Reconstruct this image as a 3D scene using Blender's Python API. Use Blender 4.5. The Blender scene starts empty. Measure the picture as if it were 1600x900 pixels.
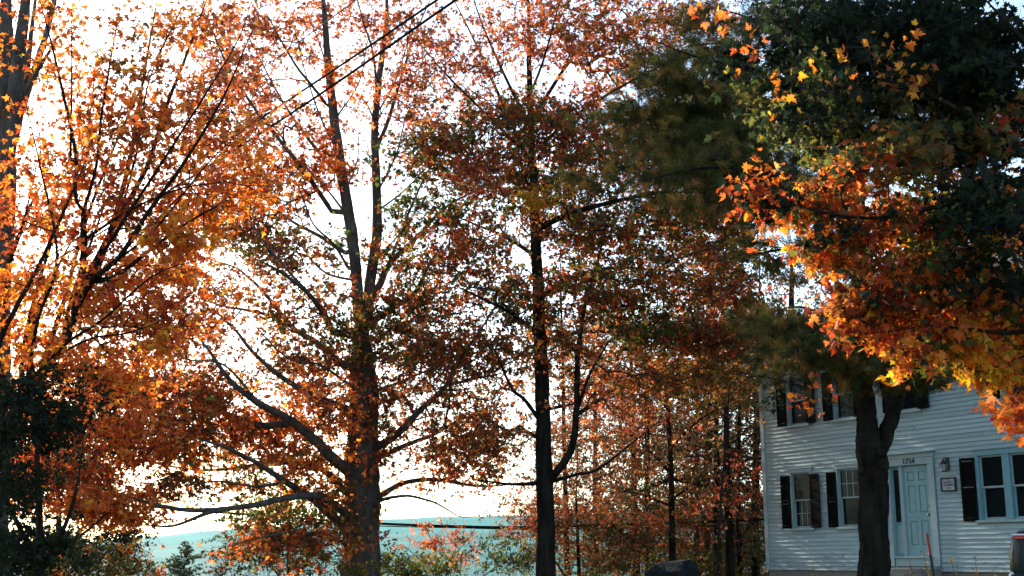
import bpy, bmesh, math, random, zlib
import numpy as np
from mathutils import Vector, Matrix, Euler
R = math.radians
random.seed(7); rng = np.random.default_rng(7)
sc = bpy.context.scene
COL = sc.collection

# ------------------------------------------------------------------ camera
CAM = np.array([0.0, 0.0, 1.6]); PITCH = 12.4; FPX = 1920.0
cd = bpy.data.cameras.new('camera'); co = bpy.data.objects.new('camera', cd); COL.objects.link(co)
cd.sensor_width = 36; cd.lens = 36 * FPX / 1600; cd.clip_start = 0.1; cd.clip_end = 20000
co.location = CAM; co.rotation_euler = (R(90 + PITCH), 0, 0)
sc.camera = co
# ------------------------------------------------------------------ world, sun, exposure
SUN_AZ, SUN_EL = -33.0, 22.0          # azimuth measured from +Y, negative = to the left
w = bpy.data.worlds.new('World'); sc.world = w; w.use_nodes = True
nt = w.node_tree; bg = nt.nodes['Background']
sky = nt.nodes.new('ShaderNodeTexSky'); sky.sky_type = 'NISHITA'; sky.sun_disc = False
sky.sun_elevation = R(SUN_EL); sky.sun_rotation = R(SUN_AZ)
sky.air_density = 1.0; sky.dust_density = 1.0; sky.ozone_density = 1.0
nt.links.new(sky.outputs[0], bg.inputs[0]); bg.inputs[1].default_value = 0.15
sd = bpy.data.lights.new('sun', 'SUN'); so = bpy.data.objects.new('sun', sd); COL.objects.link(so)
sd.energy = 5.0; sd.angle = R(0.5); sd.color = (1.0, 0.89, 0.76)
S = Vector((math.sin(R(SUN_AZ)) * math.cos(R(SUN_EL)), math.cos(R(SUN_AZ)) * math.cos(R(SUN_EL)), math.sin(R(SUN_EL))))
so.rotation_euler = S.to_track_quat('Z', 'Y').to_euler(); so.location = (-30, 10, 30)
sc.view_settings.view_transform = 'Standard'; sc.view_settings.look = 'None'
sc.view_settings.exposure = 1.4; sc.view_settings.gamma = 1
cy = sc.cycles; cy.max_bounces = 6; cy.diffuse_bounces = 3; cy.glossy_bounces = 2
cy.transmission_bounces = 4; cy.transparent_max_bounces = 6; cy.volume_bounces = 0

# ------------------------------------------------------------------ helpers
_p = R(PITCH)
FWD = np.array([0, math.cos(_p), math.sin(_p)]); UPV = np.array([0, -math.sin(_p), math.cos(_p)])
def P(x, y, Y):
    """world point seen along the direction (x, y) of the photograph at distance Y in front"""
    r = FWD + np.array([1, 0, 0]) * (x - 800) / FPX + UPV * (450 - y) / FPX
    return CAM + r * (Y / r[1])
def PA(xy, Y):
    r = FWD[None] + np.outer((xy[:, 0] - 800) / FPX, [1, 0, 0]) + np.outer((450 - xy[:, 1]) / FPX, UPV)
    return CAM[None] + r * (Y / r[:, 1])[:, None]
def tag(o, label=None, cat=None, group=None, kind=None):
    if label: o['label'] = label
    if cat: o['category'] = cat
    if group: o['group'] = group
    if kind: o['kind'] = kind
    return o
def empty(name, loc, rz=0.0):
    o = bpy.data.objects.new(name, None); COL.objects.link(o)
    o.location = loc; o.rotation_euler = (0, 0, rz); o.empty_display_size = 0.3
    return o
def link(name, me, mats, parent=None, smooth=False):
    if not isinstance(mats, (list, tuple)): mats = [mats]
    for m in mats:
        if m and len(me.materials) < len(mats): me.materials.append(m)
    if smooth: me.polygons.foreach_set('use_smooth', [True] * len(me.polygons))
    o = bpy.data.objects.new(name, me); COL.objects.link(o)
    if parent: o.parent = parent
    return o
def bm_obj(name, bm, mat, parent=None, smooth=False, bevel=0.0):
    if bevel > 0:
        bmesh.ops.bevel(bm, geom=bm.edges[:], offset=bevel, segments=1, affect='EDGES')
    bmesh.ops.recalc_face_normals(bm, faces=bm.faces[:])
    me = bpy.data.meshes.new(name); bm.to_mesh(me); bm.free()
    return link(name, me, mat, parent, smooth)
def np_mesh(name, V, F3=None, loops=None, sizes=None, color=None):
    me = bpy.data.meshes.new(name)
    V = np.asarray(V, np.float32)
    if F3 is not None:
        F3 = np.asarray(F3, np.int32); loops = F3.ravel(); sizes = np.full(len(F3), F3.shape[1], np.int32)
    me.vertices.add(len(V)); me.vertices.foreach_set('co', V.ravel())
    me.loops.add(len(loops)); me.loops.foreach_set('vertex_index', loops.astype(np.int32))
    st = np.concatenate([[0], np.cumsum(sizes)[:-1]]).astype(np.int32)
    me.polygons.add(len(sizes)); me.polygons.foreach_set('loop_start', st)
    me.polygons.foreach_set('loop_total', sizes.astype(np.int32))
    if color is not None:
        a = me.color_attributes.new('tint', 'FLOAT_COLOR', 'POINT')
        c = np.ones((len(V), 4), np.float32); c[:, :3] = color; a.data.foreach_set('color', c.ravel())
    me.update(calc_edges=True); me.validate()
    return me
def box(bm, x0, x1, y0, y1, z0, z1):
    vs = [bm.verts.new((x, y, z)) for x in (x0, x1) for y in (y0, y1) for z in (z0, z1)]
    for f in ((0, 1, 3, 2), (4, 6, 7, 5), (0, 4, 5, 1), (2, 3, 7, 6), (0, 2, 6, 4), (1, 5, 7, 3)):
        bm.faces.new([vs[i] for i in f])
def boxes(name, lst, mat, parent=None, bevel=0.0):
    bm = bmesh.new()
    for b in lst: box(bm, *b)
    return bm_obj(name, bm, mat, parent, bevel=bevel)
def smooth_path(pts, n):
    """Catmull-Rom through pts (k x d) -> n+1 samples per span"""
    pts = np.asarray(pts, float); k = len(pts)
    if k < 3: return np.array([pts[0] * (1 - t) + pts[-1] * t for t in np.linspace(0, 1, n + 1)])
    ext = np.vstack([2 * pts[0] - pts[1], pts, 2 * pts[-1] - pts[-2]]); out = []
    for i in range(k - 1):
        a, b, c, d = ext[i:i + 4]
        for j in range(n):
            t = j / n
            out.append(0.5 * ((2 * b) + (-a + c) * t + (2 * a - 5 * b + 4 * c - d) * t * t + (-a + 3 * b - 3 * c + d) * t ** 3))
    out.append(pts[-1]); return np.array(out)
def tube_arrays(C, rad, sides=10, rough=0.0, cap=True):
    C = np.asarray(C, float); n = len(C)
    T = np.gradient(C, axis=0); T /= np.linalg.norm(T, axis=1)[:, None] + 1e-9
    ref = np.array([0.3, 1, 0.1]); V = []
    for i in range(n):
        a = np.cross(T[i], ref); a /= np.linalg.norm(a) + 1e-9; b = np.cross(T[i], a)
        for s in range(sides):
            an = 2 * math.pi * s / sides
            if sides >= 20:                     # furrowed bark: long wandering ridges
                ph = an + 0.25 * math.sin(i * 0.31) + 0.12 * math.sin(i * 0.83 + 2 * an)
                rid = abs(math.sin(5.5 * ph + .5 * math.sin(i * .5))) ** .6 - .6
                r = rad[i] * (1 + .12 * rid + .05 * (rng.random() - .5) + .035 * math.sin(2 * an + i * .22) + .03 * math.sin(3 * an - i * .13))
            else: r = rad[i] * (1 + rough * (rng.random() - 0.5) + rough * 0.6 * math.sin(3 * an + i * 0.35))
            V.append(C[i] + (a * math.cos(an) + b * math.sin(an)) * r)
    F = []
    for i in range(n - 1):
        for s in range(sides):
            F.append((i * sides + s, i * sides + (s + 1) % sides, (i + 1) * sides + (s + 1) % sides, (i + 1) * sides + s))
    return np.array(V), np.array(F)

# ------------------------------------------------------------------ materials
def mat(name, rgb=(0.5, 0.5, 0.5), rough=0.7, spec=0.3, metal=0.0, noise=None, bump=None, coat=0.0):
    """noise=(scale, amount, rgb2[, stretch]) mixes a second natural colour; bump=(scale, strength[, stretch])"""
    m = bpy.data.materials.new(name); m.use_nodes = True; t = m.node_tree; b = t.nodes['Principled BSDF']
    b.inputs['Base Color'].default_value = (*rgb, 1); b.inputs['Roughness'].default_value = rough
    b.inputs['Metallic'].default_value = metal; b.inputs['Specular IOR Level'].default_value = spec
    b.inputs['Coat Weight'].default_value = coat
    tc = t.nodes.new('ShaderNodeTexCoord')
    def nz(scale, stretch):
        mp = t.nodes.new('ShaderNodeMapping'); mp.inputs['Scale'].default_value = stretch
        t.links.new(tc.outputs['Object'], mp.inputs[0])
        n = t.nodes.new('ShaderNodeTexNoise'); n.inputs['Scale'].default_value = scale; n.inputs['Detail'].default_value = 6
        n.inputs['Roughness'].default_value = 0.65
        t.links.new(mp.outputs[0], n.inputs['Vector']); return n
    if noise:
        n = nz(noise[0], noise[3] if len(noise) > 3 else (1, 1, 1))
        r = t.nodes.new('ShaderNodeValToRGB'); r.color_ramp.elements[0].position = 0.5 - 0.25 / max(noise[1], .3) * 0.6
        r.color_ramp.elements[1].position = 0.5 + 0.25
        r.color_ramp.elements[0].color = (*rgb, 1); r.color_ramp.elements[1].color = (*noise[2], 1)
        t.links.new(n.outputs[0], r.inputs[0]); t.links.new(r.outputs[0], b.inputs['Base Color'])
    if bump:
        n = nz(bump[0], bump[2] if len(bump) > 2 else (1, 1, 1))
        bp = t.nodes.new('ShaderNodeBump'); bp.inputs['Strength'].default_value = bump[1]; bp.inputs['Distance'].default_value = 0.02
        t.links.new(n.outputs[0], bp.inputs['Height']); t.links.new(bp.outputs[0], b.inputs['Normal'])
    return m
def leaf_mat(name, trans=0.5, sat=1.25):
    m = bpy.data.materials.new(name); m.use_nodes = True; t = m.node_tree; t.nodes.clear()
    out = t.nodes.new('ShaderNodeOutputMaterial'); at = t.nodes.new('ShaderNodeAttribute'); at.attribute_name = 'tint'
    d = t.nodes.new('ShaderNodeBsdfDiffuse'); tr = t.nodes.new('ShaderNodeBsdfTranslucent')
    g = t.nodes.new('ShaderNodeBsdfGlossy'); g.inputs['Roughness'].default_value = 0.45; g.inputs[0].default_value = (1, 1, 1, 1)
    hs = t.nodes.new('ShaderNodeHueSaturation'); hs.inputs['Saturation'].default_value = sat; hs.inputs['Value'].default_value = 1.25
    mx = t.nodes.new('ShaderNodeMixShader'); mx.inputs[0].default_value = trans
    m2 = t.nodes.new('ShaderNodeMixShader'); m2.inputs[0].default_value = 0.008
    ge = t.nodes.new('ShaderNodeNewGeometry'); nz = t.nodes.new('ShaderNodeTexNoise'); nz.inputs['Scale'].default_value = 26; nz.inputs['Detail'].default_value = 3
    t.links.new(ge.outputs['Position'], nz.inputs['Vector']); mr = t.nodes.new('ShaderNodeMapRange'); mr.inputs[1].default_value = .3; mr.inputs[2].default_value = .7; mr.inputs[3].default_value = .78; mr.inputs[4].default_value = 1.2
    t.links.new(nz.outputs[0], mr.inputs[0]); bl = t.nodes.new('ShaderNodeVectorMath'); bl.operation = 'SCALE'; t.links.new(at.outputs[0], bl.inputs[0]); t.links.new(mr.outputs[0], bl.inputs['Scale'])
    t.links.new(bl.outputs[0], d.inputs[0]); t.links.new(bl.outputs[0], hs.inputs['Color']); t.links.new(hs.outputs[0], tr.inputs[0])
    t.links.new(d.outputs[0], mx.inputs[1]); t.links.new(tr.outputs[0], mx.inputs[2])
    t.links.new(mx.outputs[0], m2.inputs[1]); t.links.new(g.outputs[0], m2.inputs[2]); t.links.new(m2.outputs[0], out.inputs[0])
    return m
M = dict(
    leaf=leaf_mat('maple_leaf', 0.62, 1.05), dull=leaf_mat('shaded_wood_leaf', 0.4, 1.0), needle=leaf_mat('pine_needle', 0.25, 1.0), dark=leaf_mat('shrub_leaf', 0.2, 1.0),
    bark=mat('bark', (0.045, 0.036, 0.03), 0.95, 0.05, noise=(5, 1, (0.14, 0.125, 0.11), (1, 1, 0.25)), bump=(14, 1.0, (1, 1, 0.2))),
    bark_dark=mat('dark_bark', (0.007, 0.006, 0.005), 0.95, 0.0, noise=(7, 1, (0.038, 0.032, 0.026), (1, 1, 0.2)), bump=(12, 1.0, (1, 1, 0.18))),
    twig=mat('twig_bark', (0.035, 0.026, 0.022), 0.9, 0.1),
    clap=mat('shaded_white_clapboard_paint', (0.33, 0.45, 0.47), 0.6, 0.15, noise=(1.3, 1, (0.25, 0.31, 0.315), (0.6, 1, 3)), bump=(30, 0.25, (0.1, 1, 1))),  # white paint darkened and blued: the wall's shade is put into the colour
    trim=mat('shaded_white_trim_paint', (0.29, 0.40, 0.42), 0.5, 0.15, noise=(4, 1, (0.25, 0.32, 0.33)), bump=(25, 0.15)),  # trim white carries the same painted-in bluish shade
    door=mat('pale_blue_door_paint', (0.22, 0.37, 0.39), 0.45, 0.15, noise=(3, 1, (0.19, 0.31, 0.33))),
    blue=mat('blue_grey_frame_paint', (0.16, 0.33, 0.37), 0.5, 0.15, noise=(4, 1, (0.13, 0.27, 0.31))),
    shutter=mat('black_shutter_paint', (0.004, 0.004, 0.004), 0.8, 0.02, noise=(12, 1, (0.011, 0.009, 0.008)), bump=(40, 0.2)),
    glass=mat('window_glass', (0.006, 0.009, 0.010), 0.06, 0.07),
    curtain=mat('lace_curtain', (0.34, 0.33, 0.32), 0.9, 0.1),
    room=mat('dark_room', (0.01, 0.01, 0.01), 0.95, 0.0),
    stone=mat('foundation_stone', (0.15, 0.145, 0.135), 0.9, 0.2, noise=(6, 1, (0.24, 0.23, 0.21)), bump=(12, 0.8)),
    roof=mat('grey_shingle', (0.07, 0.07, 0.075), 0.85, 0.2, noise=(8, 1, (0.12, 0.115, 0.11)), bump=(20, 0.5)),
    brick=mat('chimney_brick', (0.25, 0.09, 0.06), 0.9, 0.2, noise=(10, 1, (0.33, 0.14, 0.09))),
    metal=mat('black_iron', (0.012, 0.012, 0.013), 0.4, 0.5, metal=0.3),
    brass=mat('dark_knob', (0.02, 0.018, 0.015), 0.3, 0.5, metal=0.6),
    sign=mat('pale_sign_board', (0.30, 0.33, 0.33), 0.6, 0.3, noise=(9, 1, (0.38, 0.41, 0.40))),
    ink=mat('black_lettering', (0.012, 0.012, 0.012), 0.6, 0.3),
    lampglass=mat('lamp_glass', (0.35, 0.37, 0.36), 0.15, 0.5),
    rubber=mat('cable_rubber', (0.012, 0.012, 0.013), 0.95, 0.03),
    rubber2=mat('grey_cable_rubber', (0.22, 0.21, 0.2), 0.5, 0.4),
    red=mat('red_stake_paint', (0.26, 0.03, 0.018), 0.5, 0.4), black=mat('black_stake_paint', (0.015, 0.015, 0.015), 0.6, 0.3),
    rock=mat('dark_boulder_rock', (0.008, 0.010, 0.012), 0.8, 0.04, noise=(5, 1, (0.022, 0.024, 0.026)), bump=(9, 0.8)),
    carpaint=mat('dark_green_car_paint', (0.003, 0.012, 0.013), 0.35, 0.2, coat=0.12),
    cartrim=mat('black_car_trim', (0.012, 0.012, 0.013), 0.5, 0.4), tyre=mat('tyre_rubber', (0.015, 0.015, 0.015), 0.9, 0.2),
    chrome=mat('chrome', (0.7, 0.7, 0.7), 0.15, 0.5, metal=1.0), tail=mat('red_tail_lens', (0.45, 0.01, 0.015), 0.12, 0.6, coat=1.0),
    clear=mat('clear_tail_lens', (0.75, 0.74, 0.72), 0.15, 0.6, coat=1.0),
)

def weather(m):
    t = m.node_tree; b = t.nodes['Principled BSDF']; src = b.inputs['Base Color'].links[0].from_socket
    oi = t.nodes.new('ShaderNodeObjectInfo'); mr = t.nodes.new('ShaderNodeMapRange'); mr.inputs[3].default_value = 0.84; mr.inputs[4].default_value = 1.08
    t.links.new(oi.outputs['Random'], mr.inputs[0]); hs = t.nodes.new('ShaderNodeHueSaturation'); t.links.new(mr.outputs[0], hs.inputs['Value']); t.links.new(src, hs.inputs['Color'])
    g = t.nodes.new('ShaderNodeNewGeometry'); n = t.nodes.new('ShaderNodeTexNoise'); n.inputs['Scale'].default_value = 7; n.inputs['Detail'].default_value = 9; n.inputs['Roughness'].default_value = .75
    mp = t.nodes.new('ShaderNodeMapping'); mp.inputs['Scale'].default_value = (.6, .6, 2.2); t.links.new(g.outputs['Position'], mp.inputs[0]); t.links.new(mp.outputs[0], n.inputs['Vector'])
    sx = t.nodes.new('ShaderNodeSeparateXYZ'); t.links.new(g.outputs['Position'], sx.inputs[0])
    lo = t.nodes.new('ShaderNodeMapRange'); lo.inputs[1].default_value = 1.35; lo.inputs[2].default_value = 2.1; lo.inputs[3].default_value = .56; lo.inputs[4].default_value = .69; t.links.new(sx.outputs[2], lo.inputs[0])
    gt = t.nodes.new('ShaderNodeMath'); gt.operation = 'GREATER_THAN'; t.links.new(n.outputs[0], gt.inputs[0]); t.links.new(lo.outputs[0], gt.inputs[1])
    mx = t.nodes.new('ShaderNodeMix'); mx.data_type = 'RGBA'; mx.inputs[7].default_value = (0.13, 0.115, 0.10, 1); sc_ = t.nodes.new('ShaderNodeMath'); sc_.operation = 'MULTIPLY'; sc_.inputs[1].default_value = .7
    t.links.new(gt.outputs[0], sc_.inputs[0]); t.links.new(sc_.outputs[0], mx.inputs[0]); t.links.new(hs.outputs[0], mx.inputs[6]); t.links.new(mx.outputs[2], b.inputs['Base Color'])
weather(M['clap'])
# ------------------------------------------------------------------ ground and hills (polar sheet)
def sstep(a, b, x): t = np.clip((x - a) / (b - a), 0, 1); return t * t * (3 - 2 * t)
def ground_h(x, y):
    x = np.asarray(x, float); y = np.asarray(y, float); d = np.hypot(x, y)
    right = sstep(-6, 5.5, x)
    bank = sstep(2, 25, y) * (0.45 + 0.55 * right) * (0.98 + 0.030 * np.clip(x - 5.5, -3, 6))
    fall = -sstep(45, 420, d) * 26
    wob = 0.04 * np.sin(x * 1.3 + y * 0.7) + 0.03 * np.sin(x * 0.5 - y * 1.1)
    return bank * (1 - sstep(45, 90, d)) + fall + wob * (1 - sstep(60, 100, d)) * sstep(0, 6, d)
def hill_h(azd, d):
    """two forested ridges across the valley"""
    px = 800 + 1966 * np.tan(np.radians(np.clip(azd, -80, 80)))
    e1 = np.interp(px, [-600, 0, 160, 350, 600, 830, 1200, 2200], [868, 857, 846, 829, 811, 805, 798, 790])
    e2 = np.interp(px, [-600, 0, 300, 600, 830, 1200, 2200], [880, 868, 852, 834, 828, 824, 838])
    t1 = (872 - e1) / 1966 * 4600; t2 = (872 - e2) / 1966 * 2700
    n = 10 * np.sin(azd * 0.9 + 1) * np.sin(azd * 0.37) + 5 * np.sin(azd * 2.3 + d / 500) + 2.5 * np.sin(azd * 6.1 + d / 170)
    s = lambda a, b: sstep(a, b, d)
    r2 = (t2 + 27 + n * 0.25) * s(1500, 2700) * (1 - s(2700, 3600) * 0.75)
    r1 = (t1 + 27 + n * 0.25) * s(3200, 4600) * (1 - s(4600, 6000) * 0.3)
    return np.maximum(r1, r2) - 0
az = np.radians(np.concatenate([np.linspace(-180, -60, 40, endpoint=False), np.linspace(-60, 60, 240, endpoint=False), np.linspace(60, 180, 40, endpoint=False)]))
ds = np.concatenate([np.linspace(1.0, 46, 60), np.geomspace(47, 7000, 110)])
A, D = np.meshgrid(az, ds); X = np.sin(A) * D; Y = np.cos(A) * D
Z = ground_h(X, Y) + hill_h(np.degrees(A), D) * sstep(900, 1600, D)
Vg = np.stack([X, Y, Z], -1).reshape(-1, 3); na = len(az); F = []
ii = np.arange(len(ds) - 1)[:, None] * na; jj = np.arange(na)[None]; j2 = (jj + 1) % na
F = np.stack([ii + jj, ii + j2, ii + na + j2, ii + na + jj], -1).reshape(-1, 4)
Vg = np.vstack([Vg, [[0, 0, 0.0]]]); loops = F.ravel(); sizes = np.full(len(F), 4)
cen = np.stack([np.full(na, len(Vg) - 1), np.arange(na)[::-1], (np.arange(na)[::-1] - 1) % na], -1)
cen = np.stack([np.full(na, len(Vg) - 1), (np.arange(na) + 1) % na, np.arange(na)], -1)
loops = np.concatenate([loops, cen.ravel()]); sizes = np.concatenate([sizes, np.full(na, 3)])
def hill_mat():
    m = bpy.data.materials.new('meadow_and_forest'); m.use_nodes = True; t = m.node_tree; b = t.nodes['Principled BSDF']
    b.inputs['Roughness'].default_value = 0.95; b.inputs['Specular IOR Level'].default_value = 0.1
    g = t.nodes.new('ShaderNodeNewGeometry'); ln = t.nodes.new('ShaderNodeVectorMath'); ln.operation = 'LENGTH'
    t.links.new(g.outputs['Position'], ln.inputs[0])
    def noise(s, c0, c1, p0=.35, p1=.65):
        n = t.nodes.new('ShaderNodeTexNoise'); n.inputs['Scale'].default_value = s; n.inputs['Detail'].default_value = 8
        t.links.new(g.outputs['Position'], n.inputs['Vector']); r = t.nodes.new('ShaderNodeValToRGB')
        r.color_ramp.elements[0].position = p0; r.color_ramp.elements[1].position = p1
        r.color_ramp.elements[0].color = (*c0, 1); r.color_ramp.elements[1].color = (*c1, 1)
        t.links.new(n.outputs[0], r.inputs[0]); return r
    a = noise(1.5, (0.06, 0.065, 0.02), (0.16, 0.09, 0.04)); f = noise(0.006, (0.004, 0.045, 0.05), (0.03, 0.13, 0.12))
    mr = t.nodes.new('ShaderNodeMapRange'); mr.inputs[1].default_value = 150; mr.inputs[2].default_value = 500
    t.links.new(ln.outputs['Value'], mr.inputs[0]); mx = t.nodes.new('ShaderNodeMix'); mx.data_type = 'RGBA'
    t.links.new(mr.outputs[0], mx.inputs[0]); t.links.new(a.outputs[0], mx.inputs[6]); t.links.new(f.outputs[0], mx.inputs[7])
    t.links.new(mx.outputs[2], b.inputs['Base Color']); return m
me = np_mesh('ground', Vg, loops=loops, sizes=sizes)
g = link('ground', me, hill_mat(), smooth=True); tag(g, kind='structure')
def gz(x, y): return float(ground_h(x, y))

# ------------------------------------------------------------------ foliage machinery
PAL = dict(   # natural leaf colours (linear); d doubles as painted shade in the right maple
    O=[(0.74, 0.23, 0.05), (0.68, 0.18, 0.045), (0.78, 0.34, 0.055), (0.55, 0.11, 0.04), (0.78, 0.28, 0.09), (0.72, 0.20, 0.06)],
    o=[(0.50, 0.14, 0.05), (0.42, 0.09, 0.045), (0.55, 0.20, 0.06), (0.28, 0.07, 0.03), (0.16, 0.09, 0.03)],
    p=[(0.58, 0.19, 0.09), (0.52, 0.14, 0.07), (0.42, 0.12, 0.06), (0.58, 0.25, 0.10)],
    r=[(0.42, 0.065, 0.03), (0.50, 0.11, 0.04), (0.28, 0.06, 0.028), (0.38, 0.12, 0.035)],
    y=[(0.72, 0.42, 0.04), (0.65, 0.30, 0.04), (0.45, 0.36, 0.04), (0.70, 0.22, 0.04)],
    Y=[(0.74, 0.36, 0.05), (0.70, 0.28, 0.05), (0.72, 0.20, 0.04)],
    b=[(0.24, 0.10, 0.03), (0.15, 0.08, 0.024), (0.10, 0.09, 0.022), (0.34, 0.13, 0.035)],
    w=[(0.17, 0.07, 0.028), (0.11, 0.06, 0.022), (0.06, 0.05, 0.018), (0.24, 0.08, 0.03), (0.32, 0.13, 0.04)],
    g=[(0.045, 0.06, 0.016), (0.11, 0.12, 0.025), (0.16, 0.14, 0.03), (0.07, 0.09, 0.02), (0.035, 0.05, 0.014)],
    d=[(0.013, 0.022, 0.009), (0.018, 0.028, 0.011), (0.010, 0.016, 0.008)],
    e=[(0.06, 0.065, 0.016), (0.09, 0.085, 0.02), (0.045, 0.05, 0.014)],
    k=[(0.13, 0.13, 0.03), (0.10, 0.12, 0.03), (0.22, 0.16, 0.04), (0.08, 0.09, 0.03)],
    n=[(0.12, 0.105, 0.022), (0.08, 0.08, 0.018), (0.24, 0.16, 0.035), (0.34, 0.17, 0.05)],
)
def leaf_outline(level):
    """(verts, tris) of a maple leaf lying in XY, stem at the origin, unit width"""
    if level == 3:
        half = [(0.05, -0.02), (0.28, -0.10), (0.22, 0.07), (0.50, 0.12), (0.38, 0.24), (0.52, 0.44), (0.30, 0.40), (0.17, 0.42), (0.22, 0.66), (0.12, 0.64)]
        out = [(0, 0.02)] + half + [(0, 0.95)] + [(-x, y) for x, y in half[::-1]]
        c = (0, 0.30)
    elif level == 2:
        half = [(0.30, -0.06), (0.24, 0.12), (0.52, 0.38), (0.20, 0.42)]
        out = [(0, 0.02)] + half + [(0, 0.95)] + [(-x, y) for x, y in half[::-1]]; c = (0, 0.30)
    elif level == 4:
        half = [(0.28, -0.05), (0.50, 0.36), (0.19, 0.43)]
        out = [(0, 0.0)] + half + [(0, 0.95)] + [(-x, y) for x, y in half[::-1]]; c = None
    else:
        half = [(0.48, 0.28), (0.18, 0.42)]
        out = [(0, -0.04)] + half + [(0, 0.9)] + [(-x, y) for x, y in half[::-1]]; c = None
    v = [(x, y, -0.45 * (x * x + (y - 0.3) ** 2)) for x, y in out]
    n = len(v)
    if c: v.append((c[0], c[1], 0.0)); f = [(n, i, (i + 1) % n) for i in range(n)]
    else: f = [(0, i, i + 1) for i in range(1, n - 1)]
    return np.array(v, float), np.array(f)
LEAF = {k: leaf_outline(k) for k in (1, 2, 3, 4)}
def rand_frames(n, upbias, spread=1.0):
    nrm = rng.normal(size=(n, 3)) * spread; nrm[:, 2] += upbias; nrm /= np.linalg.norm(nrm, axis=1)[:, None] + 1e-9
    a = rng.normal(size=(n, 3)); a[:, 2] -= 0.9         # the tip tends to hang
    a -= (a * nrm).sum(1)[:, None] * nrm; a /= np.linalg.norm(a, axis=1)[:, None] + 1e-9
    b = np.cross(a, nrm); return b, a, nrm              # x, y(tip), z
def colours(hues, n):
    """hues: list of palette-key strings, one per leaf"""
    out = np.zeros((n, 3))
    for i, h in enumerate(hues):
        out[i] = random.choice(PAL[h])
    v = rng.uniform(0.72, 1.25, (n, 1)); j = rng.uniform(0.88, 1.12, (n, 3)); return np.clip(out * v * j, 0.008, 0.85)
def leaves_mesh(name, pos, size, hues, level, upbias=0.6):
    n = len(pos); bx, by, bz = rand_frames(n, upbias)
    v, f = LEAF[level]; s = (size * rng.uniform(0.5, 1.35, n))[:, None, None]
    curl = rng.uniform(-0.3, 1.6, n)[:, None, None]; fold = rng.uniform(-0.15, 0.55, n)[:, None, None]
    curl = curl * (1.6 if level == 3 else 1.0); zz = v[None, :, 2:3] * curl + np.abs(v[None, :, 0:1]) * fold
    V = pos[:, None] + s * (v[None, :, 0:1] * bx[:, None] + v[None, :, 1:2] * by[:, None] + zz * bz[:, None])
    F = (f[None] + (np.arange(n) * len(v))[:, None, None]).reshape(-1, 3)
    c = np.repeat(colours(hues, n), len(v), 0)
    me = np_mesh(name, V.reshape(-1, 3), F3=F, color=c); return me
def seg_mesh(name, A, B, ra, rb, sides):
    n = len(A); T = B - A; T /= np.linalg.norm(T, axis=1)[:, None] + 1e-9
    ref = np.where(np.abs(T[:, 2:3]) > 0.9, np.array([[1, 0, 0.]]), np.array([[0, 0, 1.]]))
    a = np.cross(T, ref); a /= np.linalg.norm(a, axis=1)[:, None] + 1e-9; b = np.cross(T, a)
    an = np.arange(sides) * 2 * math.pi / sides; ca, sa = np.cos(an), np.sin(an)
    off = a[:, None] * ca[None, :, None] + b[:, None] * sa[None, :, None]
    V = np.concatenate([A[:, None] + off * ra[:, None, None], B[:, None] + off * rb[:, None, None]], 1)
    s = np.arange(sides); f = np.stack([s, (s + 1) % sides, sides + (s + 1) % sides, sides + s], -1)
    F = (f[None] + (np.arange(n) * 2 * sides)[:, None, None]).reshape(-1, 4)
    return V.reshape(-1, 3), F
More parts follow.
